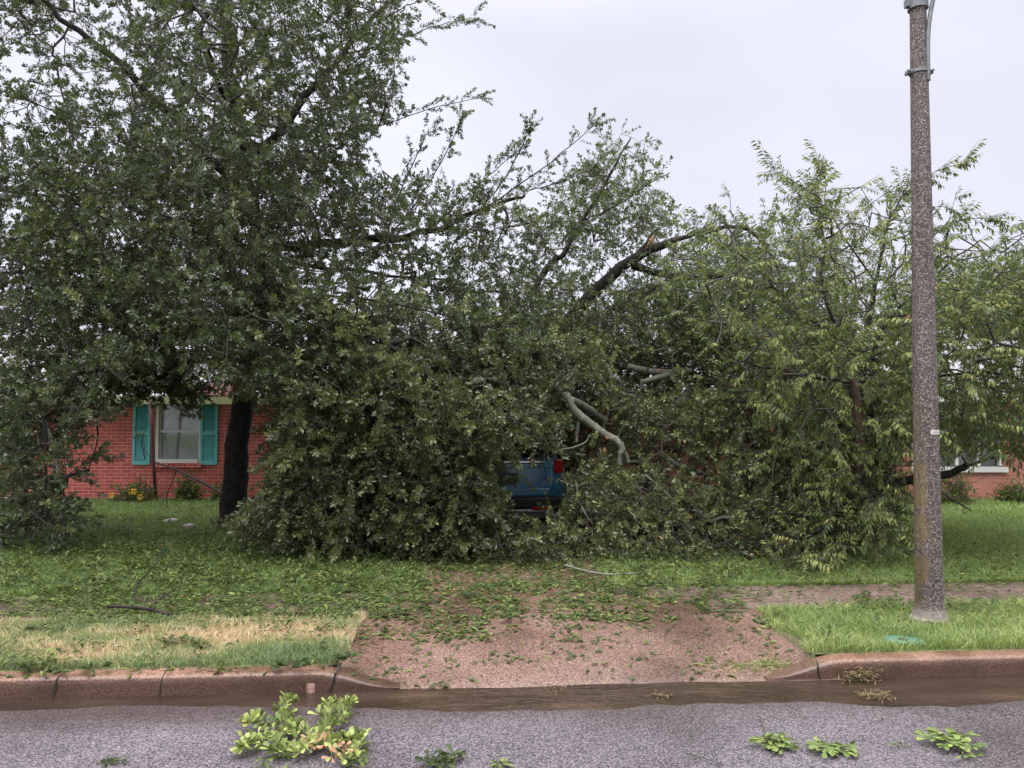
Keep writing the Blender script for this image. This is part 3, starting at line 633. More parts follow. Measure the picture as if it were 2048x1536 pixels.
lowl = [limb([(1130, 790, 10.2), (1150, 825, 10.1), (1185, 850, 10.0), (1215, 872, 9.9), (1240, 885, 9.8), (1246, 905, 9.8), (1236, 930, 9.8)], .066, .034, .006),
 limb([(1142, 800, 10.2), (1175, 815, 10.4), (1212, 842, 10.6)], .055, .045, .004),
 limb([(1160, 830, 10.1), (1154, 860, 10.1), (1152, 885, 10.1)], .03, .02, .004),
 limb([(1240, 885, 9.8), (1250, 905, 9.8), (1258, 925, 9.8)], .035, .02, .004),
 limb([(1255, 733, 11), (1300, 742, 11), (1340, 745, 11), (1384, 741, 11)], .05, .04, .004),
 limb([(1345, 746, 11), (1310, 757, 10.9), (1282, 764, 10.8)], .045, .035, .004),
 limb([(1320, 905, 10.2), (1350, 930, 10.2), (1412, 948, 10.2)], .05, .03, .004),
 limb([(1430, 860, 10.5), (1500, 852, 10.5), (1560, 835, 10.5), (1620, 800, 10.5)], .05, .035, .004),
 limb([(1060, 880, 9.8), (1100, 905, 9.6), (1170, 890, 9.5), (1180, 870, 9.5)], .016, .008, .004),
 limb([(1150, 960, 9.0), (1160, 1010, 8.9), (1185, 1050, 8.8)], .012, .006, .004),
 limb([(1175, 965, 9.0), (1150, 975, 9.0), (1120, 960, 9.0)], .012, .008, .004),
 limb([(1290, 950, 9.2), (1340, 990, 9.0), (1362, 1030, 8.9)], .012, .006, .004),
 limb([(1170, 945, 9.1), (1200, 1000, 9.0), (1210, 1030, 8.9)], .010, .005, .004)]
pile_rows = [".355555554....", ".7766666666652", "77888888888877", "78888888888877", "88888888888887", "99888888888887", "999999999888888", "99999999999988", "99999999999988", "56677777777665"]
px, py = map_points(pile_rows, 15, 9, 62, rng)
k = py < np.interp(px, [940, 1150, 1300, 1500, 1700, 1900], [1112, 1105, 1095, 1100, 1085, 1060]); px, py = px[k], py[k]
k = px < np.interp(py, [576, 850, 900, 1100], [1900, 1810, 1775, 1775]); px, py = px[k], py[k]
hole = (px > 965) & (px < 1134) & (py > 912) & (py < 1050) & (rng.random(len(px)) > .10); px, py = px[~hole], py[~hole]
D = np.interp(py, [580, 1100], [11.9, 9.0]) + rng.uniform(-.9, .9, len(px))
inter = (px > 930) & (px < 1150) & (py > 900) & (D > 10.3); D[inter] = rng.uniform(9.2, 10.3, inter.sum())
vis = [[(1130, 790, 10.2), (1150, 825, 10.1), (1185, 850, 10.0), (1215, 872, 9.9), (1240, 885, 9.8), (1246, 905, 9.8), (1236, 930, 9.8)], [(1142, 800, 10.2), (1212, 842, 10.6)], [(1160, 830, 10.1), (1152, 885, 10.1)],
 [(1255, 733, 11), (1300, 742, 11), (1384, 741, 11)], [(1330, 910, 10.2), (1350, 930, 10.2), (1412, 948, 10.2)], [(1190, 582, 12.2), (1240, 535, 12.2), (1275, 512, 12.2)]]
k = clear_of(px, py, D, vis, 40, .08, rng) & ~((px > 950) & (px < 1150) & (py > 860) & (py < 1045) & (D < 11.1) & (rng.random(len(px)) < .84)); px, py, D = px[k], py[k], D[k]
p2 = at(px, py, D); p2[:, 2] = np.maximum(p2[:, 2], .2)
limbs_obj('trunk', tl[:1], M['bark_dark'], top, 14)
limbs_obj('branches', tl[1:], M['bark_dark'], top, 8); limbs_obj('branches', lowl, M['bark_grey'], top, 10, .07)
sp = MB(); q = [at(*p) for p in ((1278, 505, UD), (1296, 488, UD), (1306, 470, UD), (1313, 458, UD))]; sp.tube(q, [.05, .055, .045, .02], 6, jit=.25); obj('snapped_end', sp, M['bark_dark'], top, smooth=False)
q = [at(*p) for p in ((1292, 497, UD - .09), (1302, 482, UD - .09), (1310, 466, UD - .07), (1306, 478, UD - .1))]; obj('splintered_wood', MB().tube(q[:3], [.008, .035, .01], 5, jit=.3), M['raw_wood'], top)
for (a, b_, d_) in (((1537, 850), (1543, 866), 9.5), ((1210, 872), (1216, 880), 9.8), ((1208, 895), (1209, 908), 9.7), ((1018, 820), (1022, 832), 9.4), ((1195, 585 + 40), (1190, 640), 11), ((1264, 630), (1268, 640), 11.4), ((1316, 738), (1322, 745), 10.9), ((1018, 848), (1012, 850), 9.4), ((1141, 853), (1144, 862), 9.9), ((1820, 632), (1812, 634), 8.6)):
    obj('splintered_wood', MB().tube([at(*a, d_), at((a[0] + b_[0]) / 2 + 2, (a[1] + b_[1]) / 2, d_), at(*b_, d_)], [.006, .019, .004], 5, jit=.4), M['raw_wood'], top)
foliage(top, tl, pts, M['back_leaf'], None, OAKS, rng, (0, 0, -.2), .2, per=3, tintf=lambda b, r: r.uniform(.1, .9, len(b)), asp=.42, crown_name='crown')
foliage(top, lowl + tl[:2], p2, M['pile_leaf'], None, OAKS[:3] + OAKP[:6], rng, (0, -.2, -.7), .4, per=2, tintf=lambda b, r: r.uniform(.05, .85, len(b)), asp=.36, scale=.88, crown_name='foliage', tint_noise=.2, brown=.012)

# ------------------------------------------------------------------ drooping leaved tree behind the lamp post
rng = np.random.default_rng(14)
RD = 9.6
rt = empty('small_tree', gnd(1748, 1085, .15), 'light green tree with long drooping leaves and red brown trunk behind the street lamp', 'tree')
rlimbs = [limb([(1752, 1085, RD), (1750, 1020, RD), (1748, 960, RD), (1752, 880, RD), (1745, 800, RD), (1730, 720, RD)], .12, .07, .01),
 limb([(1750, 990, RD), (1800, 962, RD), (1860, 955, RD), (1900, 948, RD), (1935, 932, RD - .1)], .07, .04, .006),
 limb([(1730, 720, RD), (1728, 680, RD), (1748, 600, RD), (1752, 560, RD), (1768, 500, RD), (1772, 450, RD), (1800, 400, RD), (1815, 370, RD)], .035, .006, .006),
 limb([(1745, 720, RD), (1760, 660, RD - .1), (1790, 625, RD - .1), (1822, 595, RD - .2), (1880, 540, RD - .3), (1960, 480, RD - .4)], .035, .006, .008),
 limb([(1740, 740, RD), (1690, 690, RD), (1640, 650, RD), (1560, 590, RD), (1520, 540, RD), (1470, 500, RD), (1400, 470, RD)], .03, .006, .008),
 limb([(1690, 690, RD), (1650, 600, RD), (1640, 540, RD), (1652, 500, RD), (1640, 440, RD), (1625, 390, RD), (1640, 340, RD)], .022, .004, .006),
 limb([(1790, 632, RD), (1860, 628, RD), (1930, 640, RD), (2000, 650, RD - .2), (2100, 640, RD)], .015, .005, .006),
 limb([(1745, 760, RD), (1660, 760, RD - .8), (1560, 740, RD - 1.4), (1470, 720, RD - 1.8)], .028, .006, .01),
 limb([(1745, 780, RD), (1820, 760, RD - .8), (1940, 740, RD - 1.4), (2060, 760, RD - 1.6)], .03, .006, .01),
 limb([(1750, 760, RD), (1850, 720, RD + .9), (1980, 700, RD + 1.5), (2120, 690, RD + 1.5)], .03, .006, .01),
 limb([(1748, 560, RD), (1690, 480, RD), (1660, 420, RD), (1600, 370, RD), (1545, 340, RD)], .014, .003, .006),
 limb([(1772, 560, RD), (1840, 500, RD), (1900, 440, RD), (1985, 435, RD)], .014, .003, .006),
 limb([(1800, 400, RD), (1850, 350, RD), (1925, 325, RD)], .008, .003, .004)]
rt_rows = ["....010200....", "..1025233100..", ".232345443210.", ".353346664455.", ".3435566666777", ".1466666777777", "..136777777777", "....5788888888", "....4788888888", "....4774122333", ".....43", ".....31"]
px, py = map_points(rt_rows, 20, 5, 40, rng, 1.15)
k = rng.random(len(px)) < np.where(px < 1480, .65, 1); px, py = px[k], py[k]
px2 = rng.uniform(2040, 2330, 380); py2 = rng.uniform(440, 880, 380); px = np.concatenate([px, px2]); py = np.concatenate([py, py2])
k = ~((px > 1790) & (py > 905)); px, py = px[k], py[k]; D = RD - .4 + rng.uniform(-1, 1, len(px)) * np.interp(py, [330, 600, 900], [.9, 1.9, 1.5]); k = clear_of(px, py, D, [[(1722, 950, RD - .5), (1720, 880, RD - .5), (1712, 800, RD - .5)], [(1745, 720, RD), (1760, 660, RD), (1790, 625, RD), (1822, 595, RD)], [(1728, 680, RD), (1748, 600, RD), (1752, 560, RD), (1768, 500, RD), (1772, 450, RD)]], 26, .2, rng); px, py, D = px[k], py[k], D[k]; pts = at(px, py, D)
limbs_obj('trunk', rlimbs[:1], M['bark_dark'], rt, 14)
limbs_obj('branches', rlimbs[1:], M['bark_dark'], rt, 8)
tr2 = limb([(1722, 960, RD - .5), (1720, 880, RD - .5), (1712, 800, RD - .5), (1708, 720, RD - .4)], .065, .04, .004); limbs_obj('trunk', [tr2], M['bark_red'], rt, 12)
def rt_tint(b, rng): return np.clip(rng.uniform(.05, .75, len(b)) + .3 * (rng.random(len(b)) < .2), 0, 1)
eb, ed = [], []
for P, r in rlimbs[10:] + rlimbs[4:6] + rlimbs[2:3]:
    a, _ = resample(P, r, .14); t = norm(np.gradient(a, axis=0)); h = len(a) // 2; eb.append(a[h:]); ed.append(t[h:] + rng.normal(0, .5, t[h:].shape))
foliage(rt, rlimbs, pts, M['drupe_leaf'], None, PINP, rng, (0, -.1, .12), .25, shape='lance', asp=.30, per=2, roll=False, tintf=rt_tint, scale=.68, exs=.8, brown=.001, extra=(np.concatenate(eb), np.concatenate(ed)), droop=.25)
# its torn low boughs
rng = np.random.default_rng(15)
lb = empty('torn_bough', gnd(1640, 1120, .15), 'torn bough with long pale drooping leaves lying on the grass left of the lamp post', 'fallen branch')
LBD = 8.3
bl = [limb([(1740, 930, LBD + .5), (1690, 1000, LBD + .3), (1640, 1060, LBD), (1600, 1110, LBD - .4), (1560, 1150, LBD - .8)], .03, .006),
 limb([(1745, 930, LBD + .2), (1740, 980, LBD), (1735, 1030, LBD), (1750, 1075, LBD)], .015, .004),
 limb([(1690, 1000, LBD + .3), (1700, 1050, LBD), (1690, 1110, LBD - .4), (1660, 1150, LBD - .7)], .015, .004)]
rows = ["...4", "..366", ".3686", ".4763", ".1341"]
px, py = map_points(rows, 23, 14, 17, rng); k = (py < np.interp(px, [1480, 1560, 1700, 1800], [1120, 1165, 1150, 1100])); px, py = px[k], py[k]
pts = at(px, py, LBD - (py - 1000) / 260 + rng.uniform(-.4, .4, len(px))); pts[:, 2] = np.maximum(pts[:, 2], .18)
limbs_obj('branches', bl, M['bark_dark'], lb, 7)
foliage(lb, bl, pts, M['drupe_leaf'], None, PINP, rng, (-.3, -.2, -.4), .5, shape='lance', asp=.27, per=2, roll=False, scale=.7, tintf=lambda b, r: r.uniform(.2, .95, len(b)), droop=.2, crown_name='foliage')

# ------------------------------------------------------------------ far trees behind the houses
def far_tree(px, D, top_px, w_px, seed, label, leafm):
    r = np.random.default_rng(seed); b0 = gnd(px, 1000, .15); c = at(px, 900, D); base = np.array([c[0], D, .1])
    o = empty('background_tree', base, label, 'tree', 'trees behind the houses')
    H = at(px, top_px, D)[2]; Wd = w_px / F_PX * D / 2; b = MB()
    tk = [base, base + [.1, 0, H * .3], base + [0, .1, H * .6], base + [.1, 0, H * .85]]; b.tube(smooth_path(tk), list(np.linspace(.3, .06, len(smooth_path(tk)))), 10); obj('trunk', b, M['bark_dark'], o, smooth=True)
    n = 700; q = norm(r.normal(0, 1, (n, 3))) * r.uniform(.35, 1, (n, 1)) ** .5; q *= 1 + .35 * (fbm(q[:, 0] * 3 + seed, q[:, 2] * 3, 1.0, 4)[:, None] - .5)
    P = base + [0, 0, H * .60] + q * [Wd, Wd * .9, H * .42]
    P0 = smooth_path(tk); foliage(o, [(P0, list(np.linspace(.3, .06, len(P0))))], P, leafm, None, OAKP, r, (0, 0, .2), .3, per=3, scale=1.5, asp=.45)
far_tree(1960, 24, 560, 420, 41, 'dark leafy tree far behind the right brick house, beyond the lamp post', M['oak_leaf'])
far_tree(1560, 25, 690, 420, 42, 'dark leafy tree far behind, seen between the toppled tree and the drooping tree', M['oak_leaf'])
if False: far_tree(1010, 23, 560, 360, 43, 'leafy tree far behind the toppled tree, above the blue car', M['oak_leaf'])

# ------------------------------------------------------------------ houses
def wall_with_holes(x0, x1, z0, z1, y, th, holes):
    b = MB(); xs = sorted({x0, x1} | {h[0] for h in holes} | {h[1] for h in holes})
    for a, c in zip(xs[:-1], xs[1:]):
        hh = [h for h in holes if h[0] <= a and h[1] >= c]
        if not hh: b.box(((a + c) / 2, y + th / 2, (z0 + z1) / 2), (c - a, th, z1 - z0))
        else:
            h = hh[0]; b.box(((a + c) / 2, y + th / 2, (z0 + h[2]) / 2), (c - a, th, h[2] - z0)); b.box(((a + c) / 2, y + th / 2, (h[3] + z1) / 2), (c - a, th, z1 - h[3]))
    return b
HY = 15.0
def X(px, D=HY): return float(at(px, 840, D)[0])
def Z(py, D=HY): return float(at(1024, py, D)[2])
house = empty('brick_house', (X(300), HY + 3, .1), 'red brick house with teal shutters and a crushed grey roof behind the oak', 'house')
wx0, wx1, wz0, wz1 = X(312), X(404), Z(926), Z(803)
w2x1 = X(18); w2x0 = w2x1 - (wx1 - wx0)
zt = Z(800) + .02
obj('wall', wall_with_holes(-17, X(900), -.1, zt + .15, HY, .2, [(wx0, wx1, wz0, wz1), (w2x0, w2x1, wz0, wz1)]), M['brick'], house)
b = MB(); b.box((X(900) - .11, HY + 4.2, (zt + .05) / 2), (.2, 8, zt + .2)); obj('wall', b, M['brick'], house); b = MB(); b.box((-16.9, HY + 4.2, zt / 2), (.2, 8, zt + .2)); obj('wall', b, M['brick'], house)
def window(x0, x1, z0, z1, y, parent, blind=True):
    w_ = MB(); t = .055
    for c, d in ((((x0 + t / 2), y + .06, (z0 + z1) / 2), (t, .12, z1 - z0)), (((x1 - t / 2), y + .06, (z0 + z1) / 2), (t, .12, z1 - z0)), (((x0 + x1) / 2, y + .06, z1 - t / 2), (x1 - x0 - 2 * t, .12, t)),
                 (((x0 + x1) / 2, y + .045, z0 + t * .7), (x1 - x0 - 2 * t, .14, t * 1.4)), (((x0 + x1) / 2, y + .07, (z0 + z1) / 2 + .02), (x1 - x0 - 2 * t, .05, .06))): w_.box(c, d)
    for zz0, zz1, yy in ((z0 + t * 1.4, (z0 + z1) / 2 - .01, .085), ((z0 + z1) / 2 + .05, z1 - t, .075)):
        for xx in (x0 + t + .015, x1 - t - .015): w_.box((xx, y + yy, (zz0 + zz1) / 2), (.03, .03, zz1 - zz0))
    wf = obj('window', w_, M['white'], parent)
    g = MB(); g.box(((x0 + x1) / 2, y + .10, (z0 + z1) / 2), (x1 - x0 - 2 * t - .005, .003, z1 - z0 - 2 * t)); obj('pane', g, M['glass'], wf)
    if blind:
        bl_ = MB(); n = int((z1 - z0) / .042)
        for i in range(n):
            z = z0 + .06 + i * .042
            if z > z1 - .06: break
            bl_.add([(x0 + .06, y + .112, z), (x1 - .06, y + .112, z), (x1 - .06, y + .125, z + (.036 if z < (z0 + z1) / 2 else .041)), (x0 + .06, y + .125, z + (.036 if z < (z0 + z1) / 2 else .041))], [(0, 1, 2, 3)])
        obj('blind', bl_, M['blind'], wf)
        bk = MB(); bk.box(((x0 + x1) / 2, y + .22, (z0 + z1) / 2), (x1 - x0 + .1, .02, z1 - z0 + .1)); obj('curtain', bk, M['curtain'], wf)
    sl = MB(); nb = 9; ww = (x1 - x0 + .06) / nb
    for i in range(nb): sl.box((x0 - .03 + ww * (i + .5), y - .02, z0 - .045), (ww - .012, .10, .085))
    obj('sill', sl, M['brick'], wf)
    return wf
def shutter(x0, x1, z0, z1, y, parent):
    s_ = MB(); cx, cz, ww, hh = (x0 + x1) / 2, (z0 + z1) / 2, x1 - x0, z1 - z0; fr = .05
    s_.box((x0 + fr / 2, y - .02, cz), (fr, .04, hh)); s_.box((x1 - fr / 2, y - .02, cz), (fr, .04, hh))
    for z, h in ((z0 + .04, .08), (z1 - .03, .06), (cz - .02, .07)): s_.box((cx, y - .02, z), (ww - 2 * fr, .04, h))
    z = z0 + .09
    while z < z1 - .07:
        if abs(z - cz + .02) > .04: s_.add([(x0 + fr, y - .030, z), (x1 - fr, y - .030, z), (x1 - fr, y - .006, z + .026), (x0 + fr, y - .006, z + .026)], [(0, 1, 2, 3)])
        z += .026
    s_.box((cx, y - .003, cz), (ww - 2 * fr, .004, hh - .02))
    return obj('shutter', s_, M['teal'], parent)
window(wx0, wx1, wz0, wz1, HY, house); shutter(X(268), X(303), Z(929), Z(800), HY - .002, house); shutter(X(402.5), X(437), Z(929), Z(800), HY - .002, house)
window(w2x0, w2x1, wz0, wz1, HY, house); shutter(X(25), X(60), Z(924), Z(797), HY - .002, house)
# roof: shingled slope with a hole where the branch came through, fascia, rafters and dark attic
ez, ey = zt + .02, HY - .45; rz_, ry = ez + 1.75, HY + 4.4
hx0, hx1 = X(378, 14.7), X(470, 14.7)
def roof_pt(x, t): return (x, ey + (ry - ey) * t, ez + (rz_ - ez) * t + .02)
b = MB()
for (xa, xb, ta, tb) in ((-17.4, hx0, 0, 1), (hx1, X(900) + .4, 0, 1), (hx0, hx1, .20, 1)):
    b.add([roof_pt(xa, ta), roof_pt(xb, ta), roof_pt(xb, tb), roof_pt(xa, tb)], [(0, 1, 2, 3)])
b.add([(-17.4, ry, rz_ + .02), (X(900) + .4, ry, rz_ + .02), (X(900) + .4, HY + 9, ez), (-17.4, HY + 9, ez)], [(0, 1, 2, 3)])
obj('roof', b, M['shingles'], house)
b = MB(); b.box(((-17.4 + X(900) + .4) / 2, ey + .01, ez - .06), (X(900) + .4 + 17.4, .03, .14)); b.box(((-17.4 + X(900) + .4) / 2, ey + .24, ez - .12), (X(900) + .4 + 17.4, .44, .02)); obj('fascia', b, M['fascia'], house)
b = MB()
for i in range(12):
    x = hx0 - .1 + i * .10 + random.uniform(-.03, .03); a = random.uniform(-.2, .2)
    b.tube([(x, ey + .15, ez + .02), (x + a * .5, ey + .5, ez + .25 + random.uniform(-.1, .12)), (x + a, ey + 1.2, ez + .42)], [.035, .04, .03], 4, jit=.3)
b.box(((hx0 + hx1) / 2, ey + 1.3, ez + .22), (hx1 - hx0 + .3, .03, .45)); obj('broken_rafters', b, M['broken_wood'], house)
b = MB(); b.tube([at(300, 795, 14.4), at(304, 860, 14.5), at(307, 930, 14.6), at(312, 1000, 14.7)], .032, 8); ds = obj('fallen_downspout', b, M['maroon'], None, origin=at(312, 1000, 14.7), smooth=True); tag(ds, 'thin maroon metal downspout leaning in front of the left teal shutter and window', 'downspout')

b = MB(); b.box(((X(900) + X(1200)) / 2, 20.1, 1.2), (X(1200, 15) - X(900) + 1.2, .2, 2.6)); obj('carport_wall', b, M['brick'], house)
b = MB(); b.add([(X(900) + .3, HY - .5, ez - .02), (X(1200) + .3, HY - .5, ez - .02), (X(1200) + .3, HY + 5.4, ez + .30), (X(900) + .3, HY + 5.4, ez + .30), (X(900) + .3, HY - .5, ez + .12), (X(1200) + .3, HY - .5, ez + .12), (X(1200) + .3, HY + 5.4, ez + .45), (X(900) + .3, HY + 5.4, ez + .45)], [(0, 3, 2, 1), (4, 5, 6, 7), (0, 1, 5, 4), (1, 2, 6, 5), (2, 3, 7, 6), (3, 0, 4, 7)]); obj('carport_roof', b, M['shingles'], house)
house2 = empty('brick_house', (X(1900, 14.8), 17.5, .1), 'pale red brick house with a white sill band beyond the lamp post', 'house')
Y2 = 14.8; rx0 = X(1200, Y2); s0, s1, sz0, sz1 = X(1822, Y2), X(2006, Y2), Z(938, Y2), Z(800, Y2)
obj('wall', wall_with_holes(rx0, 16, -.1, Z(800, Y2) + .1, Y2, .2, [(s0, s1, sz0, sz1)]), M['brick_pale'], house2)
b = MB(); b.box((rx0 + .1, Y2 + 4.2, 1.15), (.2, 8, 2.3)); obj('wall', b, M['brick_pale'], house2)
b = MB(); b.box(((s0 + s1) / 2, Y2 + .04, sz0 - .01), (s1 - s0 + .08, .2, .10)); xs = np.linspace(s0 + .04, s1 - .04, 5)
for x in xs: b.box((x, Y2 + .08, (sz0 + sz1) / 2 + .03), (.06, .08, sz1 - sz0 - .06))
b.box(((s0 + s1) / 2, Y2 + .08, sz1 - .03), (s1 - s0, .08, .06)); wf = obj('window', b, M['white'], house2)
g = MB(); g.box(((s0 + s1) / 2, Y2 + .11, (sz0 + sz1) / 2), (s1 - s0 - .01, .006, sz1 - sz0 - .02)); obj('pane', g, M['glass'], wf)
b = MB(); b.box(((s0 + s1) / 2, Y2 + .3, (sz0 + sz1) / 2), (s1 - s0 + .1, .02, sz1 - sz0 + .1)); obj('curtain', b, M['curtain'], wf)
b = MB(); zt2 = Z(800, Y2) + .1
b.add([(rx0 - .5, Y2 - .5, zt2), (16.5, Y2 - .5, zt2), (16.5, Y2 + 4, zt2 + 1.5), (rx0 + 2.5, Y2 + 4, zt2 + 1.5), (rx0 - .5, Y2 + 8.5, zt2), (16.5, Y2 + 8.5, zt2)], [(0, 1, 2, 3), (0, 3, 4), (3, 2, 5, 4)]); obj('roof', b, M['shingles'], house2)
b = MB(); b.box(((rx0 + 16) / 2, Y2 - .49, zt2 - .07), (16.9 - rx0, .03, .14)); b.box(((rx0 + 16) / 2, Y2 - .25, zt2 - .13), (16.9 - rx0, .46, .02)); obj('fascia', b, M['white'], house2)

# ------------------------------------------------------------------ blue car on the drive
car = empty('parked_car', (0, 0, 0), 'blue car with dark rear window half buried under the toppled tree on the driveway', 'car')
CD = 11.0
def carloft(secs, n=28, ex=3.2):
    b = MB()
    for (y, hw, z0, z1, e) in secs:
        cz, hh = (z0 + z1) / 2, (z1 - z0) / 2
        for k in range(n):
            th = 2 * math.pi * k / n; c, s = math.cos(th), math.sin(th)
            b.v.append((hw * abs(c) ** (2 / e) * (1 if c > 0 else -1), y, cz + hh * abs(s) ** (2 / e) * (1 if s > 0 else -1)))
    b.n = len(b.v); m = len(secs)
    b.f = [(i * n + k, i * n + (k + 1) % n, (i + 1) * n + (k + 1) % n, (i + 1) * n + k) for i in range(m - 1) for k in range(n)] + [tuple(range(n))[::-1], tuple((m - 1) * n + k for k in range(n))]
    return b
G = -.0
obj('body', carloft([(.0, .84, .34, .92, 6), (.05, .90, .30, .98, 6), (.5, .92, .25, 1.0, 6), (1.5, .93, .22, 1.02, 6), (3.1, .93, .22, 1.02, 6), (3.6, .92, .22, 1.0, 6), (4.3, .88, .25, .90, 5), (4.6, .78, .32, .74, 4)]), M['carpaint'], car, smooth=True)
obj('cabin', carloft([(.10, .78, .90, 1.28, 5), (.30, .76, .90, 1.58, 5), (.8, .74, .90, 1.66, 5), (2.0, .73, .90, 1.66, 5), (2.7, .71, .90, 1.52, 5), (3.45, .68, .90, 1.02, 4)]), M['car_glass'], car, smooth=True)
b = MB(); 
b.box((0, 1.5, 1.655), (1.2, 2.0, .035), taper=.9)
for s in (-1, 1): b.tube([(s * .755, .06, .95), (s * .72, .28, 1.50), (s * .64, .6, 1.65), (s * .64, 2.0, 1.655), (s * .66, 2.7, 1.5), (s * .75, 3.5, 1.0)], .035, 8)
for s in (-1, 1): b.tube([(s * .765, 1.75, .98), (s * .70, 1.75, 1.6)], .03, 6)
obj('roof', b, M['carpaint'], car, smooth=True)
b = MB(); b.add([(-.62, -.02, .42), (.62, -.02, .42), (.70, -.025, .62), (.70, -.02, .84), (-.70, -.02, .84), (-.70, -.025, .62)], [(0, 1, 2, 3, 4, 5)])
b.box((0, -.03, .87), (1.36, .05, .07)); b.box((0, -.04, .49), (1.34, .07, .10)); b.box((.64, -.03, .68), (.08, .03, .30)); b.box((-.64, -.03, .68), (.08, .03, .30)); tg = obj('tailgate', b, M['carpaint'], car, bevel=.012)
b = MB(); b.box((-.02, -.045, .925), (1.22, .03, .035)); obj('chrome_strip', b, M['chrome'], car, bevel=.008); b = MB(); b.box((0, -.11, .225), (1.30, .03, .035)); obj('chrome_strip', b, M['chrome'], car, bevel=.008)
b = MB(); b.box((0, -.055, .335), (1.66, .14, .17)); obj('bumper', b, M['black_plastic'], car, bevel=.03)
b = MB(); b.box((0, -.03, .16), (1.5, .10, .10)); obj('valance', b, M['grey_plastic'], car, bevel=.02)
for s in (-1, 1):
    b = MB(); b.box((s * .80, -.01, .86), (.13, .10, .20)); obj('tail_lamp', b, M['red_lamp'], car, bevel=.02)
    b = MB(); b.box((s * .52, -.13, .26), (.22, .02, .04)); obj('reflector', b, M['red_lamp'], car, bevel=.005)
b = MB(); b.box((.42, .02, .955), (.14, .06, .035)); obj('brake_lamp', b, M['red_lamp'], car, bevel=.005)
b = MB(); b.box((0, -.062, .68), (.36, .012, .17)); pl = obj('licence_plate', b, M['plate_dark'], car, bevel=.006)
def text(body, size, loc, mat, parent, name='lettering'):
    cu = bpy.data.curves.new('t', 'FONT'); cu.body = body; cu.size = size; cu.extrude = .002; cu.align_x = 'LEFT'
    o = bpy.data.objects.new('t', cu); sc.collection.objects.link(o); dg = bpy.context.evaluated_depsgraph_get(); me = bpy.data.meshes.new_from_object(o.evaluated_get(dg))
    bpy.data.objects.remove(o); me.name = name; me.transform(__import__('mathutils').Matrix.Translation(Vector(loc)) @ __import__('mathutils').Matrix.Rotation(R(90), 4, 'X'))
    me.materials.clear(); return link(name, me, mat, parent)
text('B', .13, (-.15, -.070, .63), M['lettering'], pl)
b = MB()
for i in range(3): b.box((.60 + i * .035, -.035, .635), (.022, .01, .02))
obj('badge', b, M['lettering'], car); b = MB()
for i in range(7): b.box((.56 + i * .022, -.035, .595), (.014, .01, .012))
obj('badge', b, M['lettering'], car)
b = MB(); b.tube([(-.5, -.02, 1.00), (0, -.03, 1.03), (.1, -.03, 1.03)], .012, 6); obj('wiper', b, M['black_plastic'], car)
for s in (-1, 1):
    for y in (.85, 3.7):
        b = MB(); V = []; prof = [(-.11, .20), (-.11, .31), (-.08, .335), (.08, .335), (.11, .31), (.11, .20)]; n = 28
        for (dx, r_) in prof:
            for k in range(n): th = 2 * math.pi * k / n; V.append((s * .80 + dx, y + r_ * math.cos(th), .335 + r_ * math.sin(th)))
        Fs = [(i * n + k, i * n + (k + 1) % n, (i + 1) * n + (k + 1) % n, (i + 1) * n + k) for i in range(5) for k in range(n)]; b.add(V, Fs); wh = obj('wheel', b, M['tyre'], car, smooth=True)
        b = MB(); b.tube([(s * .86 - .02, y, .335), (s * .86 + .02, y, .335)], .20, 20); obj('rim', b, M['chrome'], wh)
    b = MB(); b.box((s * 1.0, 2.9, 1.05), (.2, .1, .14)); obj('mirror', b, M['carpaint'], car, bevel=.03)
cpos = at(1008, 1000, CD); car.location = (cpos[0], CD, .166); car.rotation_euler = (0, 0, YAW)

# ------------------------------------------------------------------ street lamp
LP = gnd(1874, 1252, .15); lx, ly = float(LP[0]), float(LP[1]) + .10
lamp = empty('street_lamp', (lx, ly, .15), 'tall tapering aggregate concrete street lamp post with bracket arm on the right grass strip', 'street lamp')
def polex(z): return lx - .055 * (z - .15) / 4.75 * .6
prof = [(.150, -.05), (.148, .03), (.126, .05), (.108, .11), (.100, .18)]
b = MB(); zz = np.linspace(.2, 7.6, 40); V = []
n = 16
for (r_, z) in prof + [(.100 - .0086 * (z - .2) , z) for z in zz]:
    for k in range(n): th = 2 * math.pi * (k + .5) / n; V.append((lx + .0075 * z + r_ * math.cos(th) , ly + r_ * math.sin(th), .15 + z))
m = len(prof) + len(zz)
b.add(V, [(i * n + k, i * n + (k + 1) % n, (i + 1) * n + (k + 1) % n, (i + 1) * n + k) for i in range(m - 1) for k in range(n)] + [tuple((m - 1) * n + k for k in range(n))])
obj('pole', b, M['pole'], lamp)
lx0 = lx; zc = float(at(1840, 145, ly)[2]); lx = lx0 + .0075 * (zc - .15); rr = .100 - .0086 * (zc - .35) + .003
b = MB(); b.lathe((lx, ly, zc), [(rr, -.012), (rr + .006, -.012), (rr + .006, .012), (rr, .012)], 20)
for s in (-1, 1): b.box((lx + s * (rr + .015), ly, zc), (.035, .05, .03))
obj('clamp', b, M['galv'], lamp)
for s in (-1, 1): obj('bolt', MB().tube([(lx + s * (rr + .02), ly - .045, zc), (lx + s * (rr + .02), ly + .04, zc)], .012, 6), M['galv'], lamp)
lx = lx0 + .0075 * 4.8; zb = float(at(1835, 12, ly)[2]); b = MB(); b.lathe((lx, ly, zb), [(.062, -.03), (.076, -.03), (.076, .30), (.062, .30)], 20); b.box((lx - .085, ly, zb + .02), (.03, .05, .06)); obj('collar', b, M['galv'], lamp)
lx = lx0 + .0075 * (zc - .15); b = MB(); c0 = (lx + rr * .62, ly - rr * .75)
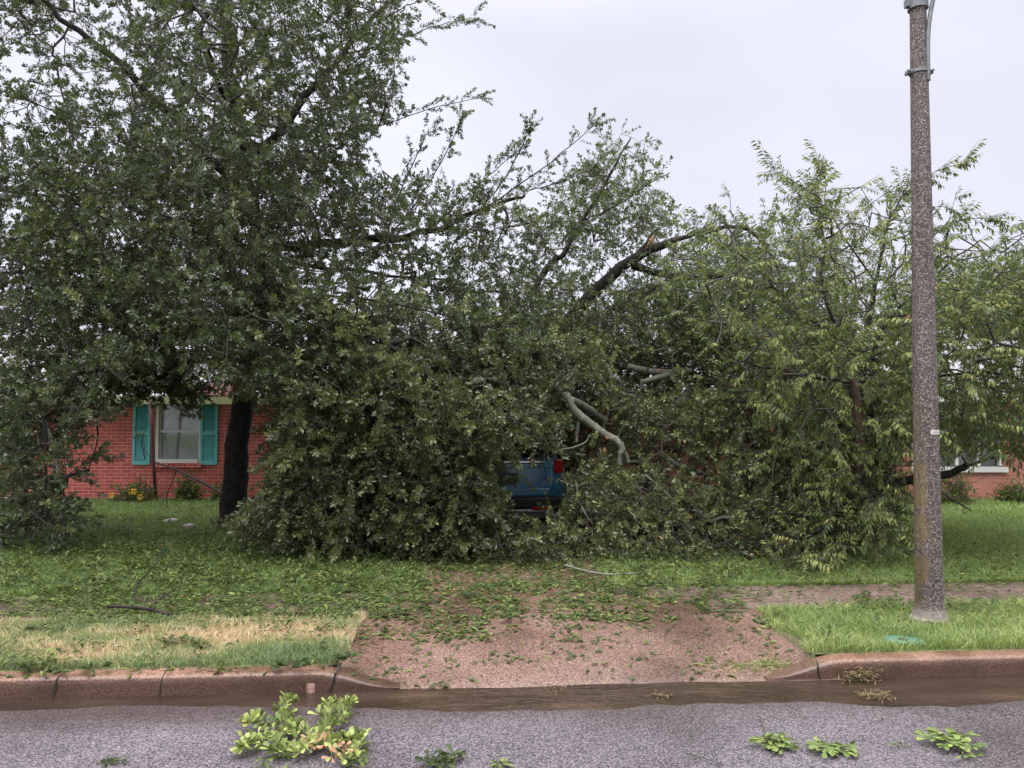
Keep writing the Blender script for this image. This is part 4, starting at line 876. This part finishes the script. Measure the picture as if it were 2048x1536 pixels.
arm = [(c0[0], c0[1], zc - .09), (c0[0], c0[1], zc + .1), (c0[0] + .01, c0[1], zc + .35), (c0[0] + .06, c0[1] - .01, zc + .62), (c0[0] + .16, c0[1] - .05, zc + .95), (c0[0] + .35, c0[1] - .15, zc + 1.25), (c0[0] + .9, c0[1] - .5, zc + 1.7), (c0[0] + 1.6, c0[1] - 1.2, zc + 1.9)]
b.tube(smooth_path(arm), .017, 8); obj('bracket_arm', b, M['galv'], lamp, smooth=True)
b = MB(); e = arm[-1]; b.tube([(e[0] - .1, e[1] + .1, e[2]), (e[0] + .1, e[1] - .1, e[2] + .02), (e[0] + .35, e[1] - .35, e[2] + .02), (e[0] + .5, e[1] - .5, e[2])], [.03, .09, .12, .05], 12); obj('lamp_head', b, M['galv'], lamp, smooth=True)
lx = lx0 + .0075 * 1.45; zl = float(at(1857, 864, ly)[2]); b = MB(); aa = [(-.15 + i * .19) for i in range(7)]; rl = .100 - .0086 * (zl - .35) + .002
V = []
for th in aa:
    t = -math.pi / 2 + th
    for z in (-.017, .017): V.append((lx + rl * math.cos(t), ly + rl * math.sin(t), zl + z))
b.add(V, [(2 * i, 2 * i + 2, 2 * i + 3, 2 * i + 1) for i in range(len(aa) - 1)]); tagp = obj('number_tag', b, M['white'], lamp)
b = MB()
for i, th in enumerate(np.linspace(.05, .62, 6)):
    t = -math.pi / 2 + th; rq = rl + .0015; b.box((lx + rq * math.cos(t), ly + rq * math.sin(t), zl), (.003 + .002 * (i % 2), .001, .012), rz=th)
obj('markings', b, M['galv'], tagp)

# ------------------------------------------------------------------ shrubs at the house walls
def shrub(px, py, D, w_, h_, label, seed, flowers=0, mat='shrub_leaf', group=None, n=240):
    r = np.random.default_rng(seed); base = at(px, py, D); base[2] = .14
    o = empty('shrub', base, label, 'shrub', group); q = norm(r.normal(0, 1, (n, 3))) * r.uniform(.4, 1, (n, 1)); q[:, 2] = np.abs(q[:, 2])
    q *= (1 + .5 * (r.random((n, 1)) - .5)); P = base + q * [w_ / 2, w_ / 2, h_]
    stems = [(smooth_path([base, base + [r.normal(0, .1) * w_, 0, h_ * .4], base + [r.normal(0, .3) * w_, r.normal(0, .1), h_ * .8]]), None) for _ in range(4)]
    stems = [(p, list(np.linspace(.012, .004, len(p)))) for p, _ in stems]; limbs_obj('stems', stems, M['twig'], o, 5)
    foliage(o, stems, P, M[mat], None, OAKS, r, (0, 0, .5), .4, per=1, scale=.5, asp=.5, crown_name='foliage')
    for i in range(flowers):
        c = base + np.array([r.uniform(-.5, .5) * w_, -w_ * .5, r.uniform(.15, .9) * h_]); b = MB()
        for k in range(6): a = k * math.pi / 3; b.add([c, c + [.05 * math.cos(a - .35), -.01, .05 * math.sin(a - .35)], c + [.065 * math.cos(a), .015, .065 * math.sin(a)], c + [.05 * math.cos(a + .35), -.01, .05 * math.sin(a + .35)]], [(0, 1, 2, 3)])
        obj('flower', b, M['petal'], o)
shrub(272, 990, 14.3, .75, .42, 'low green shrub with yellow flowers below the left teal shutter', 51, 4)
shrub(375, 990, 14.4, .42, .48, 'small yellow green shrub under the middle of the white window', 52)
shrub(446, 995, 14.4, .4, .35, 'small green shrub just left of the oak trunk against the brick wall', 55, n=120)
shrub(1905, 996, 14.0, .8, .65, 'yellow green bush against the pale brick wall just right of the lamp post', 53)
shrub(2028, 996, 14.2, .5, .34, 'sparse brownish bush at the pale brick wall by the right edge', 54)
shrub(1800, 1002, 13.6, .5, .25, 'low dark bush at the pale brick wall left of the lamp post', 56, n=120)

# ------------------------------------------------------------------ single fallen sticks
def stick(name, pp, r0, r1, label, mat='bark_dark', cat='branch', leafy=0, seed=1, leafm='litter', sub=(), shape='kite', asp=.42, sc_=1.0, group=None, world=None):
    P = world if world is not None else [at(*p) for p in pp]; P = smooth_path(P); o = empty(name, P[0], label, cat, group); r = np.random.default_rng(seed)
    L = [(P, list(np.linspace(r0, r1, len(P))))]
    for s_ in sub: q = smooth_path([at(*p) for p in s_]); L.append((q, list(np.linspace(min(r0, r1) * .8, min(r0, r1) * .35, len(q)))))
    limbs_obj('stem', L, M[mat], o, 7, .08)
    if leafy:
        bs, ds_ = [], []
        for q, rr_ in L: a, _ = resample(q, rr_, .05); t = norm(np.gradient(a, axis=0)); s0_ = len(a) // 3; bs.append(a[s0_:]); ds_.append(t[s0_:] + r.normal(0, .5, t[s0_:].shape))
        bs = np.concatenate(bs); ds_ = np.concatenate(ds_); k = r.permutation(len(bs))[:leafy]
        (Pp, Dd, Nn, l, ti), ta, tb = make_sprays(bs[k], ds_[k], OAKP, r, sc_, True, r.uniform(.1, .9, len(k)))
        Pp[:, 2] = np.maximum(Pp[:, 2], .165); link('leaves', leaves_mesh('leaves', Pp, Dd, Nn, l, l * asp, ti, shape), M[leafm], o)
    return o
stick('fallen_branch', [(310, 924, 14.0), (350, 938, 13.4), (400, 962, 12.6), (440, 985, 11.9), (465, 1003, 11.4)], .014, .026, 'dark bare branch slanting down from the white window to the oak trunk', sub=[[(352, 940, 13.3), (345, 965, 13.2), (333, 990, 13.1), (334, 1020, 13)], [(310, 924, 14), (290, 905, 14.1), (286, 880, 14.2)]])
stick('snagged_twig', [(290, 918, 14.6), (286, 900, 14.6), (282, 880, 14.6), (290, 862, 14.6)], .010, .005, 'small leafy twig caught on the left teal shutter', leafy=7, sc_=.45, seed=3, leafm='oak_leaf', sub=[[(284, 890, 14.6), (276, 880, 14.6), (272, 868, 14.6)]])
P0 = [gnd(215, 1212, .2), gnd(262, 1214, .22), gnd(300, 1218, .22), gnd(345, 1230, .18)]
stick('fallen_branch', None, .012, .015, 'grey lichen covered branch lying on the leaf strewn lawn by the left grass strip', world=P0, mat='bark_dark', sub=[[(278, 1212, 6.32), (268, 1190, 6.4), (276, 1165, 6.5), (308, 1135, 6.6), (325, 1100, 6.7)], [(300, 1214, 6.3), (330, 1190, 6.5), (350, 1180, 6.6)]])
P0 = [gnd(1130, 1130, .22), gnd(1170, 1142, .2), gnd(1215, 1150, .2), gnd(1275, 1146, .24)]
stick('fallen_branch', None, .012, .007, 'curved grey branch lying across the leafy top of the driveway', world=P0, mat='bark_grey', leafy=3, seed=5, sc_=.6)
P0 = [gnd(1268, 1166, .2), gnd(1290, 1173, .18), gnd(1320, 1165, .22)]
stick('fallen_twig', None, .006, .004, 'thin dark twig on the driveway at the edge of the right lawn', world=P0, cat='twig')
stick('fallen_branch', [(1870, 975, 11.8), (1895, 992, 11.4), (1920, 1008, 11.0), (1943, 1022, 10.7)], .02, .008, 'thin bare branch slanting onto the lawn right of the lamp post', leafy=3, sc_=.5, leafm='oak_leaf', seed=6)
stick('hanging_bough', [(90, 840, 9.4), (110, 900, 9.2), (120, 960, 9.1), (60, 1030, 9.0), (20, 1060, 9)], .03, .012, 'grey bough bent to the lawn with dark leaves at the left edge', mat='bark_grey', leafy=14, seed=7, leafm='oak_leaf', sub=[[(120, 960, 9.1), (150, 940, 9), (190, 910, 9)]])
def slab(px, py, w_, d_, label, seed, mat='stone', h=.06, z=.15, cat='stone', name='stepping_stone', group=None):
    r = random.Random(seed); c = gnd(px, py, z + .02); b = MB(); n = 11; V = []
    for zz_, sc__ in ((-.02, 1), (h * .7, .97), (h, .8)):
        for k in range(n): th = 2 * math.pi * k / n; q = (1 + .12 * math.sin(k * 2.1 + seed)) * sc__; V.append((c[0] + w_ / 2 * math.cos(th) * q, c[1] + d_ / 2 * math.sin(th) * q, z + zz_))
    b.add(V, [(i * n + k, i * n + (k + 1) % n, (i + 1) * n + (k + 1) % n, (i + 1) * n + k) for i in range(2) for k in range(n)] + [tuple(2 * n + k for k in range(n))])
    return tag(obj(name, b, M[mat], None, origin=(c[0], c[1], z)), label, cat, group)
slab(342, 1044, .19, .3, 'flat pale stone in the shaded lawn, left one of the two below the white window', 1); slab(378, 1054, .15, .25, 'flat pale stone in the shaded lawn nearest the oak trunk', 2)
slab(622, 1378, .055, .05, 'small rounded pinkish stone in the gutter water beside the grass clump at the left kerb', 3, 'pale_stone', .055, Z0 - .015, name='pebble')
# green utility cover
c = gnd(1808, 1285, .15); b = MB(); rz = .9
b.box((c[0], c[1], .160), (.24, .16, .03), rz=YAW - .35); cv = obj('utility_cover', b, M['cover_green'], None, origin=(c[0], c[1], .15), bevel=.008); tag(cv, 'green plastic utility box cover half overgrown by grass behind the right kerb', 'cover')
b = MB(); b.lathe((c[0] - .01, c[1] - .01, .1755), [(.035, 0), (.035, .002), (.0, .002)], 16); obj('handle_hole', b, M['black_plastic'], cv)

# ------------------------------------------------------------------ leafy sprigs on road, drive and grass
def sprig(px, py, size, n, label, seed, leafm='lime_leaf', shape='spat', z=None, lift=.25, ll=.085, name='leafy_sprig', group='leafy sprigs dropped on the road'):
    r = np.random.default_rng(seed)
    c = gnd(px, py, Z0 + .01 if z is None else z); o = empty(name, c, label, 'leaves', group)
    m = max(3, n // 7); cen = c + np.stack([r.normal(0, size * (.20 if name == 'leafy_sprig' else .36), m), r.normal(0, size * (.13 if name == 'leafy_sprig' else .22), m), r.uniform(.01, .05, m) * size * 2], -1)
    P, D_, Nn, l, ti = [], [], [], [], []
    for q in cen:
        k = n // m; ph = r.uniform(0, 6.28, k); el = r.uniform(-.05, .9, k) * lift * 2
        P.append(np.repeat(q[None], k, 0)); D_.append(np.stack([np.cos(ph), np.sin(ph), el], -1)); Nn.append(np.stack([0 * ph, 0 * ph, 1 + 0 * ph], -1) + r.normal(0, .4, (k, 3))); l.append(ll * r.uniform(.6, 1.2, k))
        if name == 'leafy_sprig': D_[-1] = np.stack([np.cos(ph) * 1.0, np.sin(ph) * .45, np.abs(el) * .5 - .02], -1)
        ti.append(np.clip(r.uniform(.0, .42) + r.normal(0, .12, k), 0, .9 if leafm == 'lime_leaf' else 1))
    P = np.concatenate(P); l = np.concatenate(l)
    link('leaves', leaves_mesh('leaves', P, np.concatenate(D_), np.concatenate(Nn), l, l * (.30 if name == 'leafy_sprig' else .42), np.concatenate(ti), shape), M[leafm], o)
    b = MB()
    for i in range(1, 3 if name == 'leafy_sprig' else m): b.tube([cen[i], (cen[i] + cen[0]) / 2 + [0, 0, .01], cen[0]], .0025, 5)
    obj('stem', b, M['twig'], o); return o
# the big lime green sprig standing in the road
def big_sprig():
    r = np.random.default_rng(77); o = empty('oak_sprig', gnd(640, 1480, Z0), 'large bright lime green oak sprig with brown stem lying on the asphalt at lower left', 'leafy branch')
    def A(px, py, D): p = gnd(px, py + 6, Z0 + .035 + .25 * max(0, D - 3.9) * .3); return p
    st = [[(740, 1536, 3.72), (690, 1520, 3.82), (640, 1480, 3.95), (600, 1455, 4.05), (572, 1430, 4.1)], [(640, 1480, 3.95), (655, 1440, 4.05), (660, 1410, 4.08)], [(600, 1455, 4.05), (540, 1470, 4.0), (490, 1490, 3.95)], [(572, 1440, 4.1), (560, 1415, 4.12), (578, 1400, 4.12)], [(660, 1450, 4.0), (690, 1430, 4.0), (690, 1405, 4.0)], [(690, 1520, 3.82), (720, 1495, 3.85), (715, 1470, 3.9)], [(640, 1480, 3.95), (600, 1500, 3.85), (550, 1495, 3.85)], [(600, 1455, 4.05), (545, 1440, 4.1), (500, 1440, 4.1)], [(650, 1490, 3.9), (680, 1475, 3.9), (705, 1480, 3.85)]]
    L = []; 
    for i, s_ in enumerate(st): P = smooth_path([A(*p) for p in s_]); L.append((P, list(np.linspace(.008 if i == 0 else .004, .002, len(P)))))
    for P, _ in L:
        for p in P: p[2] = max(p[2], Z0 + .008)
    limbs_obj('stem', L, M['twig'], o, 7, .05)
    P_, D_, N_, l_, t_ = [], [], [], [], []
    def rosette(c, d, k, tint, ll=.058):
        d = norm(np.array(d)); ph = r.uniform(0, 6.28, k); a = norm(np.cross(d, [0.1, .3, 1.])); b_ = np.cross(d, a)
        el = r.uniform(.35, 1.3, k); dd = d[None] * np.cos(el)[:, None] + (a[None] * np.cos(ph)[:, None] + b_[None] * np.sin(ph)[:, None]) * np.sin(el)[:, None]
        dd[:, 2] *= .7; P_.append(np.repeat(c[None], k, 0)); D_.append(dd); N_.append(norm(d[None] - dd * .3 + r.normal(0, .55, (k, 3)))); l_.append(ll * r.uniform(.7, 1.25, k)); t_.append(np.clip(tint + r.normal(0, .12, k), 0, .89 if tint < .9 else 1))
    for i, (P, _) in enumerate(L):
        a, _2 = resample(P, [1] * len(P), .030); t = np.gradient(a, axis=0)
        st_ = len(a) // 2 if i == 0 else 1
        for q, d in list(zip(a, t))[st_:]:
            rosette(q, d + [0, 0, .015], 5, r.uniform(.1, .85))
        rosette(a[-1] if i else a[-1], t[-1] + [0, 0, .02], 9, r.uniform(.35, .8), .070)
    for q in ((505, 1495, 3.9), (530, 1480, 3.95), (515, 1465, 4.0), (548, 1455, 4.05), (490, 1475, 4.0), (560, 1490, 3.85), (640, 1425, 4.1), (672, 1405, 4.05), (590, 1480, 3.9)): rosette(A(*q), [0, -.3, 1], 6, r.uniform(.3, .85))
    for q in ((628, 1478, 3.85), (620, 1490, 3.8), (660, 1490, 3.8), (690, 1500, 3.78), (672, 1515, 3.75)): [rosette(A(q[0] + dx_, q[1] + 6, q[2]) + [0, 0, .03], [.2, -.5, .6], 5, .97, .055) for dx_ in (-8, 8)]
    for q in ((530, 1512, 3.72), (575, 1520, 3.7), (715, 1515, 3.75), (730, 1500, 3.8)): rosette(np.maximum(A(*q), [-9, 0, Z0 + .01]), [0, -.6, .3], 6, .1)
    P = np.concatenate(P_); P[:, 2] = np.maximum(P[:, 2], Z0 + .012); D = norm(np.concatenate(D_)); l = np.concatenate(l_); low_ = P[:, 2] + D[:, 2] * l < Z0 + .005; D[low_, 2] = np.abs(D[low_, 2]) * .2
    link('leaves', leaves_mesh('leaves', P, D, np.concatenate(N_), l, l * .36, np.concatenate(t_), 'spat'), M['lime_leaf'], o)
big_sprig()
stick('fallen_twig', None, .003, .002, 'thin dark twig on the asphalt above the leftmost clump at lower right', world=[gnd(1518, 1432, Z0 + .012), gnd(1528, 1455, Z0 + .012), gnd(1534, 1485, Z0 + .012)], cat='twig', mat='twig')
stick('fallen_twig', None, .003, .002, 'thin reddish twig on the asphalt near the bottom edge right of the middle', world=[gnd(1370, 1506, Z0 + .012), gnd(1410, 1516, Z0 + .012), gnd(1448, 1532, Z0 + .012)], cat='twig', mat='twig')
stick('fallen_twig', None, .003, .002, 'short brown twig lying on the wet driveway right of its middle', world=[gnd(1318, 1248, .115), gnd(1340, 1262, .11), gnd(1362, 1280, .10)], cat='twig', mat='twig')
sprig(1540, 1490, .24, 90, 'clump of torn green leaves on the asphalt, leftmost of those at lower right', 81, ll=.08, lift=.1)
sprig(1660, 1500, .21, 70, 'flat clump of green leaves on the asphalt between two others at lower right', 82, ll=.08, lift=.06)
sprig(1806, 1491, .07, 8, 'tiny pair of green leaves on the asphalt left of the lower right clump', 83, ll=.05, lift=.1)
sprig(1908, 1486, .26, 100, 'clump of yellow green leaves on the asphalt nearest the lower right corner', 84, ll=.08, lift=.12)
sprig(1935, 1512, .10, 8, 'few long pale leaves on the asphalt below the lower right clump', 85, ll=.07, lift=.03)
sprig(1766, 1440, .03, 4, 'single small curled green leaf on the asphalt below the kerb joint', 86, ll=.04, lift=.2)
sprig(875, 1525, .24, 70, 'dark green leaf cluster at the bottom edge right of the large lime sprig', 87, 'litter', ll=.07, lift=.3)
sprig(1010, 1530, .12, 22, 'small light green leaf tuft at the bottom edge in the middle of the road', 88, ll=.06, lift=.12)
sprig(215, 1530, .22, 30, 'scattered green and brown leaves on the asphalt at the bottom left', 89, 'litter', ll=.045, lift=.12)
gd = 'leaf clumps scattered on the driveway'
for i, (x, y, s_, n, lab) in enumerate(((1250, 1190, .26, 60, 'dark green leaf clump on the driveway below the curved grey branch'), (1100, 1255, .22, 34, 'flat light green leaf clump in the middle of the driveway'), (1000, 1238, .20, 26, 'pale leaf clump on the driveway left of the middle clump'), (1240, 1255, .16, 22, 'leaf clump on the driveway right of the middle clump'), (800, 1228, .26, 56, 'leaf clump on the left side of the driveway near the grass'), (855, 1210, .24, 50, 'dense leaf clump on the upper left of the driveway'), (1380, 1205, .3, 60, 'leaf clump where driveway meets the right sidewalk'), (1450, 1222, .26, 50, 'leaf clump on the sidewalk corner left of the right grass strip'), (1580, 1262, .26, 60, 'dark leaf clump on the grass edge right of the driveway'), (775, 1345, .10, 14, 'small leaf tuft on the left kerb ramp'), (1160, 1205, .24, 44, 'leaf clump on the upper middle of the driveway'), (940, 1195, .26, 50, 'leaf clump on the driveway below the car'), (1730, 1192, .2, 30, 'leaf clump on the sidewalk left of the lamp post'), (1500, 1262, .1, 12, 'small pale leaf clump near the right driveway edge'))):
    sprig(x, y, s_, n, lab, 100 + i, 'litter', z=float(gnd(x, y, .15)[2]) + .01 if y < 1240 else .11, lift=.14, ll=.06, name='leaf_clump', group=gd, shape='kite')
for i, (x, y, s_, n, lab) in enumerate(((365, 1285, .22, 46, 'tuft of green weeds in the straw coloured patch of the left grass strip'), (75, 1262, .2, 30, 'low green weed tuft in the left grass strip near the left edge'), (60, 1338, .2, 36, 'green leaves on the grass behind the kerb at the left edge'), (590, 1335, .2, 40, 'green leaves on the grass behind the kerb left of the driveway'), (690, 1320, .14, 36, 'dark leaves where the left grass strip meets the driveway'), (200, 1338, .12, 16, 'pale green leaves on the back of the left kerb between two cracks'))):
    sprig(x, y, s_, n, lab, 140 + i, 'litter', z=.17, lift=.4, ll=.065, name='leaf_clump', group='leaf clumps on the left grass strip', shape='kite')
# washed up grass at the kerb ends and debris on the water line
def trash(px, py, n, su, sv, label, seed, mat='wet_straw', z=0.0, h=.03, tint=(.3, 1)):
    z = z + Z0 if z < .03 else z; r = np.random.default_rng(seed); c = gnd(px, py, z); u0, v0 = UV(c); P = S(u0 + r.normal(0, su, n), v0 + r.normal(0, sv, n), z + r.uniform(0, h, n))
    D_ = norm(np.stack([r.normal(0, 1, n), r.normal(0, .6, n), r.normal(0, .25, n)], -1)); l = r.uniform(.025, .07, n)
    o = link('grass_clump', leaves_mesh('grass_clump', P - c, D_, np.tile([0, 0, 1.], (n, 1)) + r.normal(0, .5, (n, 3)), l, np.full(n, .0045), r.uniform(*tint, n), 'kite'), M[mat]); o.location = c
    tag(o, label, 'grass clump')
trash(600, 1372, 260, .14, .05, 'tangle of washed up green grass and twigs against the left kerb beside the pebble', 201, 'litter', -.01, .06, (.1, .9))
trash(1715, 1358, 260, .06, .04, 'brown matted grass tuft stuck in the gutter water at the right kerb joint', 202, z=-.01, h=.07, tint=(.6, 1))
trash(1570, 1335, 1300, .24, .05, 'yellow green grass clippings washed along the right kerb ramp', 203, 'grass_mixed', .04, .03, (.1, .7))
trash(1750, 1393, 110, .05, .02, 'small brown debris pile on the asphalt in front of the right kerb', 204, z=.0, h=.02, tint=(.6, 1))
trash(1106, 1378, 24, .04, .02, 'tiny brown debris floating in the middle of the gutter water', 205, z=-.008, h=.01, tint=(.6, 1))
trash(1322, 1392, 24, .03, .02, 'tiny brown debris at the edge of the gutter water right of the middle', 206, z=-.005, h=.01, tint=(.6, 1))

# ------------------------------------------------------------------ grass blades and leaf litter
def blades(name, u, v, z, h, wd, mat, tint, seed, lean=.45):
    r = np.random.default_rng(seed); n = len(u); P = S(u, v, z); ph = r.uniform(0, 6.28, n); ln = r.normal(0, lean, (n, 2))
    side = np.stack([np.cos(ph), np.sin(ph), 0 * ph], -1) * (wd / 2)[:, None]; tip = P + np.stack([ln[:, 0] * h, ln[:, 1] * h, h * r.uniform(.7, 1, n)], -1); mid = (P + tip) / 2 + np.stack([-ln[:, 0] * h * .15, -ln[:, 1] * h * .15, h * .12], -1)
    V = np.stack([P - side, P + side, mid + side * .8, mid - side * .8, tip], 1); T = np.array([(0, 1, 2), (0, 2, 3), (3, 2, 4)])[None] + (np.arange(n) * 5)[:, None, None]
    o = link(name, tri_mesh(name, V, T, np.repeat(tint, 5)), M[mat]); tag(o, kind='stuff'); return o
rg = np.random.default_rng(5)
def left_strip():
    n = 60000; u = rg.uniform(-5.2, DL + .05, n); v = rg.uniform(V_STRIP0 - .0, V_STRIP1 + .03, n)
    wob = .04 * (vnoise(v, u * 0, 4, 31) - .5); k = (u < DL + .03 + wob) & (v > V_STRIP0 - .01 + .03 * vnoise(u, v * 0, 6, 33)); u, v = u[k], v[k]; n = len(u)
    br = fbm(u, v * 1.6, 1.5, 21); band = np.exp(-((v - .80) / .30) ** 2); t = np.clip(.20 + (br - .36) * 2.2 + band * .34 + .5 * (fbm(u, v, 5, 51) - .5) + rg.normal(0, .26, n) - .45 * np.clip((u + 1.9) / .6, 0, 1) * (1 - band * .5) - .25 * np.clip((.45 - v) / .3, 0, 1), .02, 1)
    tag(blades('grass', u, v, .145 + 0 * u, rg.uniform(.03, .065, n) * (.7 + .7 * vnoise(u, v, 7, 52)), rg.uniform(.003, .0055, n), 'grass_mixed', t, 41), 'half dry straw and green grass of the left kerb strip', 'grass')
def right_strip():
    n = 65000; u = rg.uniform(DR - .05, 7.5, n); v = rg.uniform(V_STRIP0, V_STRIP1 + .03, n); wob = .16 * (vnoise(v, u * 0, 3, 32) - .5)
    k = (u > DR + wob) & (v > V_STRIP0 - .01 + .03 * vnoise(u, v * 0, 6, 34)) & (v < V_STRIP1 + .03 - .05 * vnoise(u, v * 0, 4, 35))
    cu, cv_ = UV(gnd(1808, 1287, .15)); k &= ~((np.abs(u - cu) < .12) & (np.abs(v - cv_) < .09) & (rg.random(n) < .72)); u, v = u[k], v[k]; n = len(u)
    t = np.clip(.1 + .9 * fbm(u, v, 2.3, 22) + rg.normal(0, .2, n), 0, 1)
    tag(blades('grass', u, v, .145 + 0 * u, rg.uniform(.04, .10, n) * (.7 + .6 * vnoise(u, v, 5, 36)), rg.uniform(.0035, .006, n), 'grass_green', t, 42, .6), 'bright green uneven grass of the right kerb strip', 'grass')
def lawn_blades():
    n = 330000; v = V_WALK1 + (10.3 - V_WALK1) * rg.random(n) ** 1.6; u = rg.uniform(-1, 1, n) * (4.5 + v * .9) + .3
    t_ = np.clip((v - V_STRIP1) / .9, 0, 1); k = ~((u > DL + .45 * t_) & (u < DR - .95 * t_)); k &= v > V_WALK1 - .02 + .05 * vnoise(u, v * 0, 4, 37)
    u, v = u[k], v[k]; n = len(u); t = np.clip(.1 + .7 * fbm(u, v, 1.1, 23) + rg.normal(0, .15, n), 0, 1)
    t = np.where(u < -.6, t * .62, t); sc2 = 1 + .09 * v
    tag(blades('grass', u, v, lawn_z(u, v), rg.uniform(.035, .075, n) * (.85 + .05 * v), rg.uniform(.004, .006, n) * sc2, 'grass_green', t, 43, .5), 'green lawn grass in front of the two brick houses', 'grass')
left_strip(); right_strip(); lawn_blades()
def litter():
    rows = ["66777777665555544444333333322222", "88888888888777665544333222322222", "99999999998888877765444433333332",
            "99999999999999888777766655554444", "99999999999998877777777655443444", "99999999999887777777766544333444",
            "99999888888755567665565444455555", "32323232323346554443322222222222", "22222211222122332221222122000000",
            "22222122222211211111122111000000", "44223342222222210000000000000000"]
    r = np.random.default_rng(61); px, py = map_points(rows, 0, 1008 / 32, 46, r, 1.5, 32 * 2) if False else (None, None)
    PX, PY = [], []
    for i, row in enumerate(rows):
        for j, ch in enumerate(row):
            if ch == '0': continue
            m = r.poisson(620 * (int(ch) / 9) ** 2.2); PX.append((j + r.uniform(-.1, 1.1, m)) * 64); PY.append(1008 + (i + r.uniform(-.1, 1.1, m)) * 32)
    px, py = np.concatenate(PX), np.concatenate(PY)
    cl = .6 * fbm(px / 60, py / 22, 1.0, 77) + .4 * fbm(px / 22, py / 8, 1.0, 78); k = r.random(len(px)) < np.where(px < 900, np.clip((cl - .36) * 5, .15, 1), np.clip((cl - .42) * 7, np.interp(py, [1150, 1200], [.35, .05]), 1)); px, py = px[k], py[k]
    n = len(px); P = gnd(px, py, .17); u, v = UV(P); t_ = np.clip((v - V_STRIP1) / .9, 0, 1); paved = ((u > DL + .45 * t_) & (u < DR - .95 * t_)) | ((v > V_STRIP1) & (v < V_WALK1))
    z = np.where(paved, np.where(v < V_STRIP1, drive_z(u, v), .166) + .006, .17 + r.uniform(0, .05, n)); z = np.where((v < V_STRIP0) & ~paved, .152, z); P[:, 2] = z; k = v > .02; P, paved, n = P[k], paved[k], int(k.sum())
    ph = r.uniform(0, 6.28, n); til = np.where(paved, .12, .45); D_ = np.stack([np.cos(ph), np.sin(ph), r.normal(0, 1, n) * til + .1], -1); Nn = np.stack([r.normal(0, .3, n), r.normal(0, .3, n), np.ones(n)], -1)
    l = r.uniform(.035, .075, n); o = link('fallen_leaves', leaves_mesh('fallen_leaves', P, D_, Nn, l, l * r.uniform(.3, .5, n), np.clip(r.beta(2, 2.2, n), 0, 1), 'kite'), M['litter'])
    tag(o, 'carpet of torn green leaves over the lawn, sidewalk and driveway', 'leaves', kind='stuff')
litter()
print('objects', len(bpy.data.objects), 'tris', sum(len(m.polygons) for m in bpy.data.meshes))
